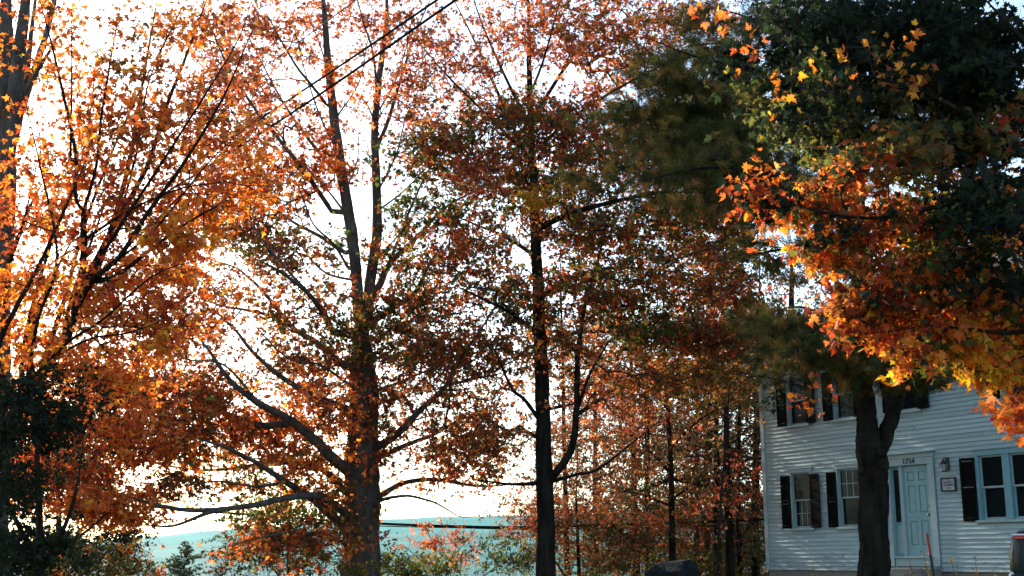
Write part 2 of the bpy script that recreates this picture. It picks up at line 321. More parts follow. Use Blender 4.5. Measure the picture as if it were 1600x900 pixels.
def grow(limbs, atts, tip_r=0.005, step=0.35):
    """limbs: list of (pts, radii); atts: attractor points. Returns twig segments."""
    cap = 60000
    N = np.zeros((cap, 3)); Dr = np.zeros((cap, 3)); par = np.full(cap, -1); lim = np.zeros(cap, bool); rr = np.zeros(cap); n = 0
    for C, rad in limbs:
        L = np.concatenate([[0], np.cumsum(np.linalg.norm(np.diff(C, axis=0), axis=1))])
        m = max(3, int(L[-1] / 0.15)); t = np.linspace(0.03 * L[-1], L[-1], m)
        Q = np.stack([np.interp(t, L, C[:, k]) for k in range(3)], 1)
        T = np.gradient(Q, axis=0); T /= np.linalg.norm(T, axis=1)[:, None] + 1e-9
        N[n:n + m] = Q; Dr[n:n + m] = T; lim[n:n + m] = True; rr[n:n + m] = np.interp(t, L, rad); n += m
    nl = n
    d0 = np.array([np.min(((N[:nl] - a) ** 2).sum(1)) for a in atts]); order = np.argsort(d0)
    for k in order:
        a = atts[k]; dv = a - N[:n]; d = np.sqrt((dv ** 2).sum(1)) + 1e-6
        cs = (dv * Dr[:n]).sum(1) / d
        cost = d * (1.25 - 0.45 * cs) + np.where(lim[:n], rr[:n] * 0.8, 0)
        i = int(np.argmin(cost)); L = d[i]
        if L < 0.02 or n > cap - 200: continue
        m = max(1, int(math.ceil(L / step)))
        ctrl = N[i] + Dr[i] * 0.35 * L + np.array([0, 0, 0.06 * L]) + rng.normal(size=3) * 0.05 * L
        t = (np.arange(1, m + 1) / m)[:, None]
        Q = (1 - t) ** 2 * N[i] + 2 * t * (1 - t) * ctrl + t * t * a
        Q[:-1] += rng.normal(size=(m - 1, 3)) * 0.025 * min(L, 1.5)
        prev = i
        for q in Q:
            N[n] = q; dd = q - N[prev]; Dr[n] = dd / (np.linalg.norm(dd) + 1e-9); par[n] = prev; prev = n; n += 1
    cnt = np.zeros(n); tips = np.ones(n, bool); tips[par[nl:n]] = False
    cnt[nl:n] = tips[nl:n]
    for k in range(n - 1, nl - 1, -1):
        if par[k] >= 0: cnt[par[k]] += cnt[k]
    rad = tip_r * np.maximum(cnt, 1) ** 0.5
    for k in range(nl, n):
        pr = rr[par[k]]; rad[k] = min(rad[k], pr * 0.97 if par[k] >= nl else pr * 0.7 + 0.002); rr[k] = rad[k]
    idx = np.arange(nl, n); A = N[par[idx]]; B = N[idx]
    ra = np.where(par[idx] >= nl, rr[par[idx]], rr[idx]); rb = rr[idx]
    return A, B, ra, rb, N[nl:n]
def limb_curve(pts, Y0, r0, r1, n=6):
    """pts [(px, py, dY)] -> smooth 3-D centre line with tapering radius"""
    Q = np.array([P(x, y, Y0 + dy) for x, y, dy in pts]); C = smooth_path(Q, n)
    L = np.concatenate([[0], np.cumsum(np.linalg.norm(np.diff(C, axis=0), axis=1))]); t = L / L[-1]
    wv = rng.normal(size=(len(C), 3)); kk = np.ones(7) / 7
    wv = np.stack([np.convolve(wv[:, k], kk, 'same') for k in range(3)], 1); C[1:-1] += wv[1:-1] * min(0.03, .25 * r0)
    return C, (r0 + (r1 - r0) * t ** 0.8) * (1 - 0.6 * t ** 5)
def attach(C, r, curves):
    """run the limb's first points into the nearest wood it springs from"""
    best = None
    for K, kr in curves:
        d = np.linalg.norm(K - C[0], axis=1) + np.where(K[:, 2] > C[0][2] + .25, 1.0, 0); i = int(d.argmin())
        if best is None or d[i] < best[0]: best = (d[i], K[i], kr[i])
    r = np.minimum(r, best[2] * .92)
    if best[0] > .03: C = np.vstack([best[1], C]); r = np.concatenate([[min(r[0] * 1.15, best[2] * .95)], r])
    return C, r
def make_tree(name, label, cat, group, Y0, trunk, limbs, blobs, leaf=0.11, per=13, level=2, cr=0.28, bark='bark', lmat='leaf',
              tip=0.005, upbias=0.6, flare=1.5, single=0, flat=0.55, part='crown', yspread=1.0, sides=12, dens=1.0, clump=.42, bough=6, limbscale=1.0):
    """trunk / limbs: (pts, r0, r1); blobs: (cx, cy, rx, ry, dY, sY, n, hues)"""
    global rng
    rng = np.random.default_rng(zlib.crc32(label.encode())); random.seed(zlib.crc32(label.encode()))
    curves = []
    Ct, rt = limb_curve(trunk[0], Y0, trunk[1], trunk[2], 14 if trunk[1] > .2 else 8)
    bx, by = Ct[0][0], Ct[0][1]; base = np.array([bx, by, gz(bx, by)])
    if Ct[0][2] > base[2] - 0.1:
        Ct = np.vstack([[base[0], base[1], base[2] - 0.15], Ct]); rt = np.concatenate([[rt[0] * flare], rt])
    root = empty(name, base); tag(root, label, cat, group)
    def put(nm, V, F, m, smooth=True, kind=None):
        me = np_mesh(nm, V - base[None], F3=F); o = link(nm, me, m, root, smooth)
        if kind: o['kind'] = kind
        return o
    V, F = tube_arrays(Ct, rt, 32 if trunk[1] > .2 else max(sides, 12), 0.10); put('trunk', V, F, M[bark]); curves.append((Ct, rt))
    for (pts, r0, r1) in limbs:
        C, r = limb_curve(pts, Y0, r0 * limbscale, r1 * limbscale); C, r = attach(C, r, curves)
        V, F = tube_arrays(C, r, 9 if r0 > 0.05 else 6, 0.08)
        put('limb', V, F, M[bark]); curves.append((C, r))
    atts = []; hue = []
    for (cx, cy, rx, ry, dY, sY, n, h) in blobs:
        n = int(n * dens)
        m = max(1, int(round(n / bough)))        # boughs first, then twig ends gathered in flat layers round them
        u = rng.normal(size=(m, 3)); u /= np.linalg.norm(u, axis=1)[:, None]; u *= rng.random(m)[:, None] ** 0.42
        C0 = PA(np.stack([cx + u[:, 0] * rx, cy + u[:, 1] * ry], 1), Y0 + dY + u[:, 2] * sY * yspread)
        own = rng.integers(0, m, n); sg_ = min(clump, min(rx, ry) / FPX * Y0 * 0.8)
        atts.append(C0[own] + rng.normal(size=(n, 3)) * np.array([sg_, sg_, sg_ * .38]))
        bh = [('-' if h[0] == '-' else '') + ''.join(random.choice(h.lstrip('-')) for _ in range(2)) for _ in range(m)]; hue += [bh[i] for i in own]
    atts = np.vstack(atts)
    low = atts[:, 2] > base[2] + 0.05; atts = atts[low]; hue = [h for h, k in zip(hue, low) if k]
    A, B, ra, rb, nodes = grow(curves, atts, tip)
    thick = ra > 0.012
    n = len(atts); fac = np.array([.28 if h[0] == '-' else 1.0 for h in hue]); hue = [h.lstrip('-') for h in hue]
    tw = np.repeat(np.arange(n), 3); td = rng.normal(size=(len(tw), 3)) * np.array([1, 1, flat]); td /= np.linalg.norm(td, axis=1)[:, None]
    out_ = atts[tw] - np.repeat(curves[0][0].mean(0)[None], len(tw), 0); out_[:, 2] *= .3; out_ /= np.linalg.norm(out_, axis=1)[:, None] + 1e-9
    td = td + .5 * out_; tl_ = cr * rng.uniform(.7, 1.9, len(tw)); te = atts[tw] + td * tl_[:, None]
    V1, F1 = seg_mesh('t', np.vstack([A[~thick], atts[tw]]), np.vstack([B[~thick], te]), np.concatenate([ra[~thick], np.full(len(tw), tip * .7)]), np.concatenate([rb[~thick], np.full(len(tw), tip * .4)]), 3)
    Vs, Fs = [V1], [F1]
    if thick.any():
        V2, F2 = seg_mesh('t', A[thick], B[thick], ra[thick], rb[thick], 6); Vs.append(V2); Fs.append(F2 + len(V1))
    put('twigs', np.vstack(Vs), np.vstack(Fs), M['twig'], True, 'stuff')
    # leaves in sprays round every twig end
    k = rng.poisson(per * fac * rng.choice([.45, .8, 1.0, 1.7], n)); own = np.repeat(np.arange(n), k); nn = len(own)
    wt = own * 3 + rng.integers(0, 3, nn); f_ = rng.uniform(.15, 1.05, nn) ** .7
    pos = atts[own] + (te[wt] - atts[own]) * f_[:, None] + rng.normal(size=(nn, 3)) * leaf * .5 * np.array([1, 1, .8])
    hl = []
    tone = [random.choice(h) for h in hue]
    for i in own:
        h = hue[i]; hl.append(tone[i] if random.random() < 0.65 else random.choice(h))
    if single:                                  # the leaves that show largest are objects of their own
        dist = np.linalg.norm(pos - CAM, axis=1); rel = pos - CAM
        cz = rel @ FWD; sx = rel[:, 0] / cz * FPX + 800; sy = 450 - (rel @ UPV) / cz * FPX
        vis = (sx > 5) & (sx < 1595) & (sy > 5) & (sy < 895); sel = np.argsort(np.where(vis, dist, 1e9))[:single]
        mask = np.ones(nn, bool); mask[sel] = False
        protos = []
        for q in range(16):
            v, f = LEAF[3]; v = v.copy(); v[:, 2] = v[:, 2] * rng.uniform(-.3, 1.6) + np.abs(v[:, 0]) * rng.uniform(-.1, .5)
            h = hl[sel[q * 7 % len(sel)]]
            pm = np_mesh('leaf', v, F3=f, color=np.repeat(colours([h], 1), len(v), 0)); pm.materials.append(M[lmat]); protos.append((h, pm))
        fx, fy, fz = rand_frames(len(sel), upbias)
        for q, i in enumerate(sel):
            cand = [pm for h, pm in protos if h == hl[i]] or [pm for h, pm in protos]
            o = bpy.data.objects.new('leaf', random.choice(cand)); COL.objects.link(o); o.parent = root
            s = leaf * rng.uniform(0.8, 1.3); mt = Matrix(((fx[q][0], fy[q][0], fz[q][0]), (fx[q][1], fy[q][1], fz[q][1]), (fx[q][2], fy[q][2], fz[q][2])))
            o.matrix_local = Matrix.Translation(Vector(pos[i] - base)) @ mt.to_4x4() @ Matrix.Diagonal((s, s, s, 1))
        pos = pos[mask]; hl = [h for h, q in zip(hl, mask) if q]
    me = leaves_mesh(part, pos - base[None], leaf, hl, level, upbias); o = link(part, me, M[lmat], root); o['kind'] = 'stuff'
    return root
def needles_mesh(name, centres, dirs, base, length, per, hues):
    """sprays of long pine needles, each a thin blade"""
    n = len(centres) * per; c = np.repeat(centres, per, 0); d = np.repeat(dirs, per, 0) * 0.9 + rng.normal(size=(n, 3)) * 0.40
    d[:, 2] -= 0.15; d /= np.linalg.norm(d, axis=1)[:, None] + 1e-9
    s = c + rng.normal(size=(n, 3)) * 0.02 - np.repeat(dirs, per, 0) * rng.uniform(0, 0.16, (n, 1))
    a = np.cross(d, rng.normal(size=(n, 3))); a /= np.linalg.norm(a, axis=1)[:, None] + 1e-9
    L = length * rng.uniform(0.7, 1.2, (n, 1)); wd = 0.0036
    tip = s + d * L; tip[:, 2] -= 0.18 * L[:, 0]
    V = np.stack([s - a * wd, s + a * wd, tip], 1).reshape(-1, 3) - base[None]
    col = np.repeat(colours([random.choice(random.choice(hues)) for _ in range(len(centres))], len(centres)), per, 0)
    return np_mesh(name, V, F3=np.arange(n * 3).reshape(-1, 3), color=np.repeat(col * rng.uniform(0.8, 1.2, (n, 1)), 3, 0))

# ------------------------------------------------------------------ white clapboard house
HS = 1.08; HA = R(30.3)
HO = P(1435, 872, 28.6)                       # foot of the front door on the wall plane
HZ = 1.31                                     # bottom of the siding
house = empty('clapboard_house', (HO[0], HO[1], HZ), math.atan2(-math.cos(HA), math.sin(HA)))
tag(house, 'two-storey white clapboard house with black shutters and panelled front door marked 1754', 'house')
UL, UR, DEP, EAVE = -5.08, 5.40, 8.0, 5.30    # left, right, depth, eaves (heights from the sill up)
z_ = lambda z: z - HZ
# openings in the front wall: (u0, u1, z0, z1)
LW = (2.36, 3.74); UW = (4.98, 6.22)
OPEN = [(-4.00, -3.33, z_(LW[0]), z_(LW[1])), (-2.36, -1.66, z_(LW[0]), z_(LW[1])),
        (-4.00, -3.33, z_(UW[0]), z_(UW[1])), (-2.34, -1.68, z_(UW[0]), z_(UW[1])), (-0.36, 0.30, z_(UW[0]), z_(UW[1])),
        (2.62, 3.28, z_(UW[0]), z_(UW[1])),
        (1.86, 3.26, z_(2.42), z_(3.78)),
        (-0.86, 0.64, z_(1.42), z_(3.98))]
# inner walls: front wall is built of strips around the openings, behind the siding
def wall_rects(u0, u1, z0, z1, holes):
    us = sorted({u0, u1, *[h[0] for h in holes], *[h[1] for h in holes]}); out = []
    for a, b in zip(us, us[1:]):
        c = (a + b) / 2; zs = sorted([(h[2], h[3]) for h in holes if h[0] < c < h[1]]); z = z0
        for q0, q1 in zs:
            if q0 > z: out.append((a, b, z, q0))
            z = q1
        if z < z1: out.append((a, b, z, z1))
    return out
bm = bmesh.new()
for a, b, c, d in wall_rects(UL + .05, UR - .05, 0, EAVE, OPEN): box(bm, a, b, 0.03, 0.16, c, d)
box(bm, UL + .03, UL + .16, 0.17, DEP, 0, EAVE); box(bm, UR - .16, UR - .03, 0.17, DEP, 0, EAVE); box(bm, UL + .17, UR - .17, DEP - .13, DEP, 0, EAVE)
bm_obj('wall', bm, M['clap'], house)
boxes('floor', [(UL + .2, UR - .2, .2, DEP - .2, 2.75, 2.9), (UL + .2, UR - .2, .2, DEP - .2, 0.05, 0.2), (UL + .2, UR - .2, .2, DEP - .2, 5.1, 5.25)], M['room'], house)
boxes('inner_partition', [(UL + .2, UR - .2, 3.4, 3.5, 0.2, 2.75), (UL + .2, UR - .2, 3.4, 3.5, 2.9, 5.1)], M['room'], house)
boxes('foundation', [(UL + .02, UR - .02, 0.05, DEP - .02, -0.9, -0.012)], M['stone'], house)
# siding, board by board
bb = bmesh.new()
vs = [bb.verts.new(v) for v in ((0, 0.026, 0), (0, -0.012, 0), (0, 0.012, 0.118), (0, 0.026, 0.118), (1, 0.026, 0), (1, -0.012, 0), (1, 0.012, 0.118), (1, 0.026, 0.118))]
for f in ((0, 1, 2, 3), (7, 6, 5, 4), (1, 5, 6, 2), (0, 4, 5, 1), (2, 6, 7, 3)): bb.faces.new([vs[i] for i in f])
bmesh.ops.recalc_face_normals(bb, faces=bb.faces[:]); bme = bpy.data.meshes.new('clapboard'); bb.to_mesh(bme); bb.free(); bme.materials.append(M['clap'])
row = 0; z = 0.0
TRIM = [(o[0] - .09, o[1] + .09, o[2] - .06, o[3] + .10) for o in OPEN[:6]] + [(1.74, 3.38, z_(2.36), z_(3.92)), (-0.88, 0.66, -1, z_(4.0))]
while z < EAVE - 0.30:
    segs = [(UL + 0.13, UR - 0.13)]
    for o in TRIM:
        if o[2] < z + 0.08 and o[3] > z + 0.05:
            ns = []
            for a, b in segs:
                if o[1] <= a or o[0] >= b: ns.append((a, b)); continue
                if o[0] - a > 0.04: ns.append((a, o[0]))
                if b - o[1] > 0.04: ns.append((o[1], b))
            segs = ns
    fin = []
    for a, b in segs:
        if b - a > 2.6:
            c = a + (b - a) * random.uniform(0.25, 0.75); fin += [(a, c - .004), (c + .004, b)]
        else: fin.append((a, b))
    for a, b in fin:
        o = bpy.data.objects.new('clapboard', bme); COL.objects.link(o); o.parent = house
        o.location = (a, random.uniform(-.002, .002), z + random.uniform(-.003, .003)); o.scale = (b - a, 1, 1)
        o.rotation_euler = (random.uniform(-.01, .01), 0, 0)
    z += 0.1
# trim
boxes('corner_board', [(UL - .01, UL + .13, -0.024, 0.15, 0, EAVE - .22)], M['trim'], house, .004)
boxes('corner_board', [(UR - .13, UR + .01, -0.024, 0.15, 0, EAVE - .22)], M['trim'], house, .004)
boxes('frieze_board', [(UL - .01, UR + .01, -0.02, 0.15, EAVE - .22, EAVE - .02)], M['trim'], house, .004)
bm = bmesh.new()                                            # boxed cornice with a crown moulding
box(bm, UL - .28, UR + .28, -0.36, 0.14, EAVE - .02, EAVE + .02); box(bm, UL - .30, UR + .30, -0.40, -0.363, EAVE - .035, EAVE + .12)
box(bm, UL - .31, UR + .31, -0.43, -0.403, EAVE + .04, EAVE + .14)
bm_obj('cornice', bm, M['trim'], house)
bm = bmesh.new(); hh = 2.6; y0, y1, ym = -0.45, DEP + .45, DEP / 2
for (ya, za, yb, zb) in ((y0, EAVE + .10, ym, EAVE + .10 + hh), (y1, EAVE + .10, ym, EAVE + .10 + hh)):
    q = [bm.verts.new(v) for v in ((UL - .3, ya, za), (UR + .3, ya, za), (UR + .3, yb, zb), (UL - .3, yb, zb), (UL - .3, ya, za + .08), (UR + .3, ya, za + .08), (UR + .3, yb, zb + .08), (UL - .3, yb, zb + .08))]
    for f in ((0, 1, 2, 3), (4, 7, 6, 5), (0, 4, 5, 1), (0, 3, 7, 4), (1, 5, 6, 2)): bm.faces.new([q[i] for i in f])
rf = bm_obj('roof', bm, M['roof'], house)
bm = bmesh.new(); 
for u in (UL + .05, UR - .2):
    a = [bm.verts.new((u + du, yy, zz)) for du in (0, .15) for yy, zz in ((0.04, EAVE), (DEP - .02, EAVE), (DEP / 2, EAVE + hh - .05))]
    bm.faces.new(a[:3]); bm.faces.new(a[5:2:-1])
    for i in range(3): bm.faces.new((a[i], a[(i + 1) % 3], a[(i + 1) % 3 + 3], a[i + 3]))
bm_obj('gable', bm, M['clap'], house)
boxes('chimney', [(-0.5, 0.5, DEP / 2 - .4, DEP / 2 + .4, EAVE + 2.0, EAVE + 3.7), (-0.56, 0.56, DEP / 2 - .46, DEP / 2 + .46, EAVE + 3.702, EAVE + 3.85)], M['brick'], rf)
def sash(par, u0, u1, z0, z1, y, grid, t=0.035):
    fr = boxes('sash', [(u0, u0 + t, y, y + .035, z0, z1), (u1 - t, u1, y, y + .035, z0, z1), (u0 + t, u1 - t, y, y + .035, z0, z0 + t), (u0 + t, u1 - t, y, y + .035, z1 - t, z1)], M['trim'], par)
    nx, nz = grid
    for i in range(nx):
        for j in range(nz):
            a = u0 + t + (u1 - u0 - 2 * t) * i / nx; b = u0 + t + (u1 - u0 - 2 * t) * (i + 1) / nx
            c = z0 + t + (z1 - z0 - 2 * t) * j / nz; d = z0 + t + (z1 - z0 - 2 * t) * (j + 1) / nz
            boxes('pane', [(a + .006, b - .006, y + .012 + random.uniform(0, .003), y + .018, c + .006, d - .006)], M['glass'], par)
    for i in range(1, nx):
        a = u0 + t + (u1 - u0 - 2 * t) * i / nx; boxes('muntin', [(a - .009, a + .009, y + .004, y + .03, z0 + t, z1 - t)], M['trim'], par)
    for j in range(1, nz):
        c = z0 + t + (z1 - z0 - 2 * t) * j / nz; boxes('muntin', [(u0 + t, u1 - t, y + .006, y + .028, c - .008, c + .008)], M['trim'], par)
def window(u0, u1, z0, z1, grids=((2, 2), (3, 2)), cap=True):
    zm = (z0 + z1) / 2; c = 0.085
    wn = boxes('window', [(u0 - c, u0 + .002, -0.028, 0.12, z0 - .02, z1), (u1 - .002, u1 + c, -0.028, 0.12, z0 - .02, z1), (u0 - c, u1 + c, -0.032, 0.12, z1, z1 + .095)], M['trim'], house, .003)
    boxes('sill', [(u0 - c - .03, u1 + c + .03, -0.075, 0.10, z0 - .075, z0 - .022)], M['trim'], wn, .004)
    boxes('apron', [(u0 - c, u1 + c, -0.018, 0.03, z0 - .13, z0 - .077)], M['trim'], wn, .003)
    if cap: boxes('drip_cap', [(u0 - c - .03, u1 + c + .03, -0.05, 0.03, z1 + .097, z1 + .125)], M['trim'], wn, .003)
    sash(wn, u0, u1, zm - .02, z1, 0.035, grids[0]); sash(wn, u0, u1, z0, zm + .02, 0.075, grids[1])
    return wn
SH_DONE = []
def shutter(hinge, side, z0, z1, wdt, ang, label=None):
    """louvred shutter; hinge at u, side -1 leaf lies to the left, +1 to the right; ang = how far it stands off the wall"""
    bm = bmesh.new(); t = .042; th = .032
    for a, b, c, d in ((0, t, z0, z1), (wdt - t, wdt, z0, z1), (t, wdt - t, z0, z0 + .07), (t, wdt - t, z1 - .06, z1), (t, wdt - t, (z0 + z1) / 2 - .035, (z0 + z1) / 2 + .035)):
        box(bm, min(side * a, side * b), max(side * a, side * b), -th, 0, c, d)
    o = bm_obj('shutter', bm, M['shutter'], house); o.location = (hinge, -0.035, 0); o.rotation_euler = (0, 0, -side * ang)
    if label: o['label'] = label
    bm = bmesh.new(); zz = z0 + .085
    while zz < z1 - .07:
        if abs(zz - (z0 + z1) / 2) > .05:
            x0, x1 = sorted((side * (t + .001), side * (wdt - t - .001)))
            v = [bm.verts.new(p) for p in ((x0, -th + .002, zz - .012), (x1, -th + .002, zz - .012), (x1, -.006, zz + .016), (x0, -.006, zz + .016), (x0, -th + .002, zz - .006), (x1, -th + .002, zz - .006), (x1, -.006, zz + .022), (x0, -.006, zz + .022))]
            for f in ((0, 1, 2, 3), (7, 6, 5, 4), (0, 4, 5, 1), (2, 6, 7, 3), (1, 5, 6, 2), (0, 3, 7, 4)): bm.faces.new([v[i] for i in f])
        zz += .032
    s = bm_obj('louvres', bm, M['shutter'], o); s['kind'] = 'stuff'
    return o
for k, (a, b, c, d) in enumerate(OPEN[:6]):
    window(a, b, c, d, ((1, 1), (3, 2)) if k in (0,) else (((3, 2), (1, 1)) if k == 1 else ((1, 1), (1, 1))))
    h = 1.34 if k < 2 else 1.22
    al = (0.10, 0.06, 0.16, 0.08, 0.12, 0.10)[k]
    shutter(a - .03, -1, c - .02, c - .02 + h, .30, al, 'louvred shutter standing off the wall on its hinges' if k in (0, 2) else None)
    shutter(b + .03, +1, c - .02, c - .02 + h, .33, .05)
# mulled double window on the right
a, b, c, d = OPEN[6]
dw = boxes('window', [(1.75, 1.862, -0.028, 0.12, c - .02, d), (3.258, 3.37, -0.028, 0.12, c - .02, d), (1.75, 3.37, -0.032, 0.12, d, d + .12), (2.47, 2.65, -0.015, 0.12, c, d)], M['blue'], house, .003)
boxes('sill', [(1.71, 3.41, -0.075, 0.10, c - .075, c - .022)], M['trim'], dw, .004)
boxes('drip_cap', [(1.71, 3.41, -0.06, 0.03, d + .122, d + .155)], M['trim'], dw, .004)
for q0, q1 in ((1.862, 2.468), (2.652, 3.256)):
    zm = (c + d) / 2; sash(dw, q0, q1, zm - .02, d, 0.035, (1, 1), .04); sash(dw, q0, q1, c, zm + .02, 0.075, (1, 1), .04)
for q0, q1 in ((1.88, 2.12), (2.22, 2.45), (2.67, 2.90), (3.02, 3.24)):     # gathered curtains behind the double window
    xs = np.linspace(q0, q1, 25); bm = bmesh.new(); rows = [[bm.verts.new((x, .22 + .018 * math.sin(i * 1.7) + .006 * math.sin(i * .6 + z), z)) for i, x in enumerate(xs)] for z in np.linspace(z_(2.46), z_(3.14), 5)]
    for ra_, rb_ in zip(rows, rows[1:]):
        for i in range(24): bm.faces.new((ra_[i], ra_[i + 1], rb_[i + 1], rb_[i]))
    bm_obj('curtain', bm, M['curtain'], dw, True)
shutter(1.78, -1, c - .04, c + 1.33, .36, .12); shutter(3.36, 1, c - .04, c + 1.33, .36, .08)
# front door with sidelight
ds = boxes('door_surround', [(-0.86, -0.68, -0.035, 0.12, z_(1.42), z_(3.70)), (0.46, 0.64, -0.035, 0.12, z_(1.42), z_(3.70)), (-0.86, 0.64, -0.040, 0.12, z_(3.702), z_(3.86)),
        (-0.88, 0.66, -0.052, 0.12, z_(3.862), z_(3.96)), (-0.66, 0.44, -0.02, 0.12, z_(1.42), z_(1.60)), (-0.43, -0.33, 0.01, 0.12, z_(1.64), z_(3.70))], M['trim'], house, .004)
boxes('door_cap', [(-0.93, 0.71, -0.12, 0.03, z_(3.962), z_(4.01))], M['trim'], ds, .004)
boxes('threshold', [(-0.68, 0.46, -0.07, 0.12, z_(1.602), z_(1.635))], M['trim'], ds, .004)
sl = boxes('sidelight', [(-0.68, -0.43, 0.075, 0.115, z_(1.64), z_(3.70))], M['blue'], ds)
boxes('panel', [(-0.64, -0.47, 0.068, 0.09, z_(1.70), z_(2.35))], M['trim'], ds, .004)
boxes('pane', [(-0.64, -0.47, 0.070, 0.074, z_(2.42), z_(3.62))], M['glass'], ds)
bm = bmesh.new(); du0, du1, dz0, dz1 = -0.33, 0.44, z_(1.638), z_(3.69); y = 0.05
us = [du0, du0 + .12, du0 + .33, du0 + .44, du0 + .65, du1]; zs = [dz0, dz0 + .25, dz0 + .80, dz0 + .98, dz0 + 1.60, dz0 + 1.70, dz0 + 1.92, dz1]
holes = [(us[i], us[i + 1], zs[j], zs[j + 1]) for i in (1, 3) for j in (1, 3, 5)]
for a, b, c, d in wall_rects(du0, du1, dz0, dz1, holes): box(bm, a, b, y, y + .045, c, d)
door = bm_obj('door', bm, M['door'], house)
for a, b, c, d in holes:
    bm = bmesh.new(); box(bm, a, b, y + .024, y + .034, c, d); i = .03
    v = [bm.verts.new(p) for p in ((a + .008, y + .024, c + .008), (b - .008, y + .024, c + .008), (b - .008, y + .024, d - .008), (a + .008, y + .024, d - .008), (a + i, y + .008, c + i), (b - i, y + .008, c + i), (b - i, y + .008, d - i), (a + i, y + .008, d - i))]
    for f in ((4, 5, 6, 7), (0, 1, 5, 4), (1, 2, 6, 5), (2, 3, 7, 6), (3, 0, 4, 7)): bm.faces.new([v[k] for k in f])
    bm_obj('door_panel', bm, M['door'], door)
def ball(name, loc, r, m, par, sc_=(1, 1, 1)):
    bm = bmesh.new(); bmesh.ops.create_uvsphere(bm, u_segments=12, v_segments=8, radius=r); bmesh.ops.scale(bm, vec=sc_, verts=bm.verts)
    bmesh.ops.translate(bm, vec=loc, verts=bm.verts); return bm_obj(name, bm, m, par, True)
ball('door_knob', (0.385, y - .03, z_(2.56)), .032, M['brass'], door); ball('deadbolt', (0.385, y - .004, z_(2.76)), .02, M['brass'], door, (1, .5, 1))
boxes('step_stone', [(-0.95, 0.72, -0.75, -0.08, -0.5, 0.07)], M['stone'], house, .02)
def text(name, s, size, loc, m, par, ext=0.006, rot=(R(90), 0, 0), sx=1.0):
    cu = bpy.data.curves.new(name, 'FONT'); cu.body = s; cu.size = size; cu.extrude = ext; cu.align_x = 'CENTER'; cu.align_y = 'CENTER'; cu.resolution_u = 3
    tmp = bpy.data.objects.new('tmp', cu); COL.objects.link(tmp); dg = bpy.context.evaluated_depsgraph_get()
    me = bpy.data.meshes.new_from_object(tmp.evaluated_get(dg)); bpy.data.objects.remove(tmp)
    o = link(name, me, m, par); o.location = loc; o.rotation_euler = rot; o.scale = (sx, 1, 1); return o
for k, ch in enumerate('1754'):
    text('house_number', ch, 0.17, (-0.20 + k * .095, -0.048, z_(3.785)), M['ink'], ds)
# wall lantern and sign board hang on the siding
def local(u, yy, zz): return tuple(Vector(house.matrix_basis @ Vector((u, yy, zz))))
bpy.context.view_layer.update()
ln = empty('wall_lantern', local(1.03, -0.03, z_(3.50)), house.rotation_euler.z); tag(ln, 'small black wall lantern above the framed sign beside the door', 'lantern')
boxes('back_plate', [(-.05, .05, 0, .03, .02, .30)], M['metal'], ln, .004)
bm = bmesh.new(); V, F = tube_arrays(smooth_path([(0, 0, .22), (0, -.07, .30), (0, -.13, .26)], 5), [.009] * 11, 6); 
me = np_mesh('arm', V, F3=F); link('arm', me, M['metal'], ln, smooth=True)
bm = bmesh.new(); bmesh.ops.create_cone(bm, segments=6, radius1=.10, radius2=.02, depth=.10, cap_ends=True); bmesh.ops.translate(bm, vec=(0, -.13, .20), verts=bm.verts); bm_obj('hood', bm, M['metal'], ln)
bm = bmesh.new(); bmesh.ops.create_cone(bm, segments=6, radius1=.055, radius2=.08, depth=.15, cap_ends=True); bmesh.ops.translate(bm, vec=(0, -.13, .073), verts=bm.verts); bm_obj('glass_shade', bm, M['lampglass'], ln)
for k in range(6):
    an = k * math.pi / 3; x0, y0_ = .058 * math.cos(an), .058 * math.sin(an); x1, y1_ = .084 * math.cos(an), .084 * math.sin(an)
    V, F = tube_arrays([(x0, -.13 + y0_, -.005), (x1, -.13 + y1_, .15)], [.005, .005], 4); link('cage_bar', np_mesh('cage_bar', V, F3=F), M['metal'], ln)
boxes('base_ring', [(-.05, .05, -.18, -.08, -.02, -.006)], M['metal'], ln, .004)
sg = empty('framed_sign', local(1.03, -0.012, z_(3.05))); sg.rotation_euler.z = house.rotation_euler.z; tag(sg, 'small square white sign in a black frame on the siding right of the door', 'sign')
W_, H_ = .205, .15
boxes('sign_board', [(-W_ + .02, W_ - .02, -.024, 0, .02, .29)], M['sign'], sg)
boxes('frame', [(-W_, -W_ + .032, -.04, 0, 0, .31), (W_ - .032, W_, -.04, 0, 0, .31), (-W_ + .032, W_ - .032, -.04, 0, 0, .03), (-W_ + .032, W_ - .032, -.04, 0, .28, .31)], M['ink'], sg)
for s, zz, sz in (('THE', .248, .045), ('MANSION', .198, .055), ('TAVERN', .138, .075), ('1754', .075, .045)):
    text('lettering', s, sz, (0, -.026, zz), M['ink'], sg, .002)

